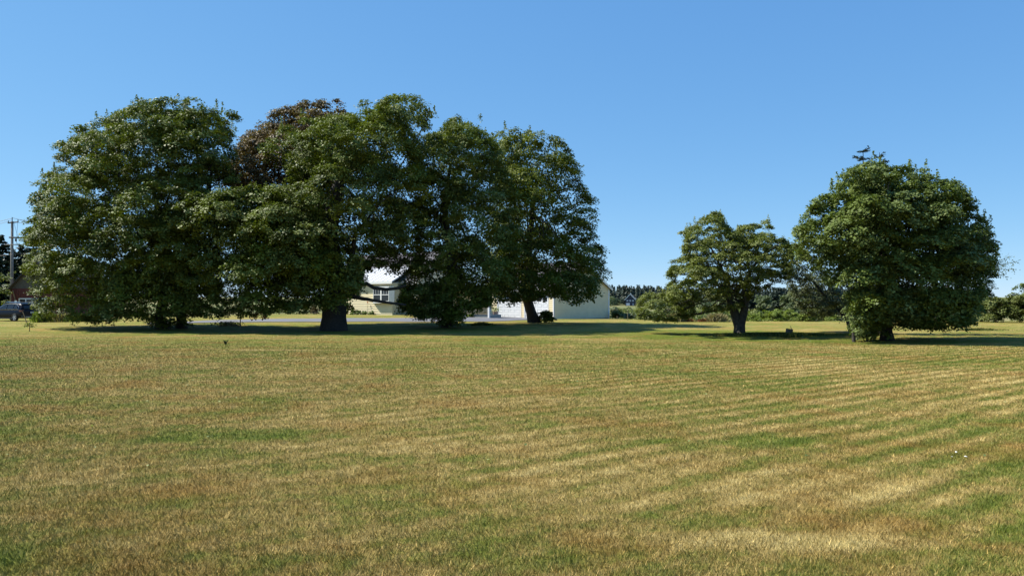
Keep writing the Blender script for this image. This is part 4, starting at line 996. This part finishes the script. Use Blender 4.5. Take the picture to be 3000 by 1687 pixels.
# weeds along the far edge at left
gWd = 'weeds along the lawn edge right of the car'
for k, (px, hgt_, mt, lab) in enumerate([(125, .9, 'fresh', 'green weeds right behind the car boot'), (158, .7, 'tallgrass', 'grassy weeds second to the right of the car'), (185, .75, 'drygrass', 'pale seeding weeds midway along the left lawn edge'), (212, .6, 'fresh', 'broad green weeds under the leftmost maple'),
        (238, .75, 'tallgrass', 'upright yellow green weeds, fourth clump from the car'), (252, .65, 'fresh', 'bright leafy weeds at the bright gap under the maple'), (285, .5, 'tallgrass', 'low weeds before the mound'), (310, .35, 'tallgrass', 'lowest weeds at the start of the mound')]):
    p = P(px, 946, 64); p.z = gzf(p.x, 64); tuft('weed_clump', lab, p, 1.1, hgt_, 700, mt, 'weeds', gWd, wd=.05, spread=.5)
# white scraps on the lawn
gp = 'white scraps on the lawn'
for k, (px, py, s_, lab) in enumerate([(2789, 1345, .016, 'small white scrap on the lawn, left of three'), (2800, 1342, .02, 'small white scrap on the lawn, middle of three'), (2830, 1347, .018, 'small white scrap on the lawn, right one lying apart')]):
    p = G(px, py); mb = MB(); mb.v = [(random.uniform(-1,1)*s_, random.uniform(-.7,.7)*s_, random.uniform(.0,.8)*s_) for _ in range(9)]
    bm = bmesh.new(); [bm.verts.new(v) for v in mb.v]; bmesh.ops.convex_hull(bm, input=bm.verts); me = bpy.data.meshes.new('white_scrap'); bm.to_mesh(me); bm.free()
    o = link('white_scrap', me, M['paper']); o.location = p + Vector((0,0,.02)); tag(o, lab, 'scrap', gp)
# a few fallen pale leaves on the lawn
n = 420; Yl = 7 + rng.random(n) ** .7 * 33; Xl = (rng.random(n)*2-1) * Yl * .68
C = np.stack([Xl, Yl, gz(Xl, Yl) + .03], 1)
o = link('fallen_leaves', leaf_mesh('fallen_leaves', C, rng.normal(size=C.shape)*.4 + [0,0,1], .022 + .03*rng.random(n), rng.random(n)), M['hosta']); tag(o, 'scattered fallen leaves and clippings on the lawn', 'leaves', kind='stuff')

# ------------------------------------------------------------------ far background
# navy house on the hill
fh0 = P(1847, 896, 652); fz = gzf(fh0.x, 652)
fho = Vector((P(1832.5, 896, 650).x, 650, fh0.z)); FW = 8.2; FD = 11
fh = empty('navy_house', fho, R(-14), 'distant navy blue gabled house on the far hillside', 'house')
H1 = P(0, 876, 650).z - fh0.z; PK = P(0, 861.5, 650).z - fh0.z
mb = MB(); mb.box(0, FW, 0, FD, -4, H1); mb.prism([(0,0,H1),(FW,0,H1),(FW/2,0,PK-.3)], (0, FD, 0)); mb.build('wall', M['navy'], fh)
mb = MB()
for sg in (0, 1):
    xe = -.6 if sg == 0 else FW + .6; s3 = (PK - H1) / (FW/2)
    mb.prism([(xe,-.6,H1-.6*s3),(FW/2,-.6,PK),(FW/2,-.6,PK+.35),(xe,-.6,H1+.35-.6*s3)], (0, FD+1.2, 0))
mb.build('roof', M['tan_roof'], fh)
rk = MB()
for sg in (0, 1):
    xe = -.6 if sg == 0 else FW + .6; rk.prism([(xe,-.72,H1-.45-.6*s3),(FW/2,-.72,PK-.35),(FW/2,-.72,PK+.36),(xe,-.72,H1+.3-.6*s3)], (0, .1, 0))
rk.build('rake_board', M['white'], fh)
for k in range(3): MB().box(.9+k*2.4, 2.4+k*2.4, -.08, -.01, 3.8, 5.2).build('window', M['greytrim'], fh)
for k in range(2): MB().box(1.5+k*3.8, 2.7+k*3.8, -.08, -.01, 7.0, 7.9).build('window', M['glass'], fh)
MB().box(.7, 3.7, -.1, -.01, .3, 2.5).build('garage_door', M['white'], fh); MB().box(6.0, 7.0, -.1, -.01, .3, 2.3).build('door', M['greytrim'], fh)
MB().box(FW/2-.4, FW/2+.4, 3, 3.8, PK-.5, PK+1.0).build('chimney', M['white'], fh)
tag(link('yard', np_mesh('yard', np.array([(fho.x-26, 640, gzf(fho.x-26,640)+.2), (fho.x+12, 640, gzf(fho.x, 640)+.2), (fho.x+12, 656, gzf(fho.x,656)+.3), (fho.x-26, 656, gzf(fho.x,656)+.3)]), np.array([[0,1,2,3]])), M['drygrass']), kind='structure')

def forest(name, label, trees, mat, conif=True, leaf=1.0, n_each=260):
    C = []; Nn = []; S = []; T = []
    for (x, y, h, w_) in trees:
        n = n_each; z0 = gzf(x, y); t = rng.random(n) ** .75
        a = rng.random(n) * 6.283
        if conif: rr = w_ * .5 * (t ** .9) * (.75 + .35 * np.sin(t * 40 + a * 2)); z = z0 + h * (1 - t)
        else:
            ph = np.arccos(1 - 2 * rng.random(n)); rr = w_ * .5 * np.sin(ph) * (.8 + .3*rng.random(n)); z = z0 + h * .52 + np.cos(ph) * h * .48 * (.85 + .2*rng.random(n))
        c = np.stack([x + np.cos(a)*rr, y + np.sin(a)*rr, z], 1) + rng.normal(size=(n, 3)) * .15 * leaf
        C.append(c); Nn.append(np.stack([np.cos(a), np.sin(a), np.full(n, .9)], 1) + rng.normal(size=(n, 3))*.4); S.append(leaf * (.6 + .8*rng.random(n))); T.append(np.clip(rng.normal(.5 + rng.normal(0, .15), .2, n), 0, 1))
    o = link(name, leaf_mesh(name, np.concatenate(C), np.concatenate(Nn), np.concatenate(S), np.concatenate(T)), M[mat])
    return tag(o, label, 'forest', kind='stuff')
tr = []
for k in range(900):
    y = random.uniform(680, 800); x = random.uniform(.08, .60) * y; h = random.uniform(11, 16) * (1.0 + .12 * math.sin(x * .02)); tr.append((x, y, h - (y-690)*.012, random.uniform(6, 10)))
forest('conifer_forest', 'far dark conifer forest along the ridge right of the garage', tr, 'farconifer', True, 1.5, 170)
tr = []
for k in range(330):
    y = random.uniform(420, 700); x = random.uniform(.10, .56) * y
    if abs(x - fho.x*(y/650) - 4) < 14 and y < 660: continue
    tr.append((x, y, random.uniform(4.5, 9), random.uniform(5, 9)))
forest('woodland', 'mixed woodland on the far hillside below the conifers', tr, 'farleaf', False, 1.0, 230)
tr = []
for k in range(220):
    y = random.uniform(150, 340); x = random.uniform(.10, .56) * y; tr.append((x, y, random.uniform(1.8, 3.6), random.uniform(3, 6)))
forest('scrub', 'wild scrub in the valley beyond the lawn', tr, 'bush', False, .5, 260)
# grey-green taller trees of the middle distance between the apple tree and the rounded maple
gM = 'grey green trees beyond the lawn between apple tree and maple'
for k, (a, b, t, d, lab) in enumerate([(2180, 2225, 850, 210, 'grey green distant tree right beside the apple trunk'), (2215, 2262, 862, 205, 'lower grey green distant tree, second from the apple trunk'), (2252, 2300, 842, 215, 'tall narrow grey green distant tree above the stump'), (2292, 2345, 852, 208, 'grey green distant tree right of the tall narrow one'), (2340, 2400, 856, 212, 'grey green distant tree half behind the hanging foliage'), (2395, 2470, 850, 210, 'grey green distant tree left of the rounded maple')]):
    bush('distant_tree', lab, a, b, t, 905, d, 'farconifer' if k % 2 == 0 else 'farleaf', .5, gM, 'tree', n=26, clump=.8, per=22, thick=3, zb=-2.6)
print('faces', sum(len(m.polygons) for m in bpy.data.meshes))
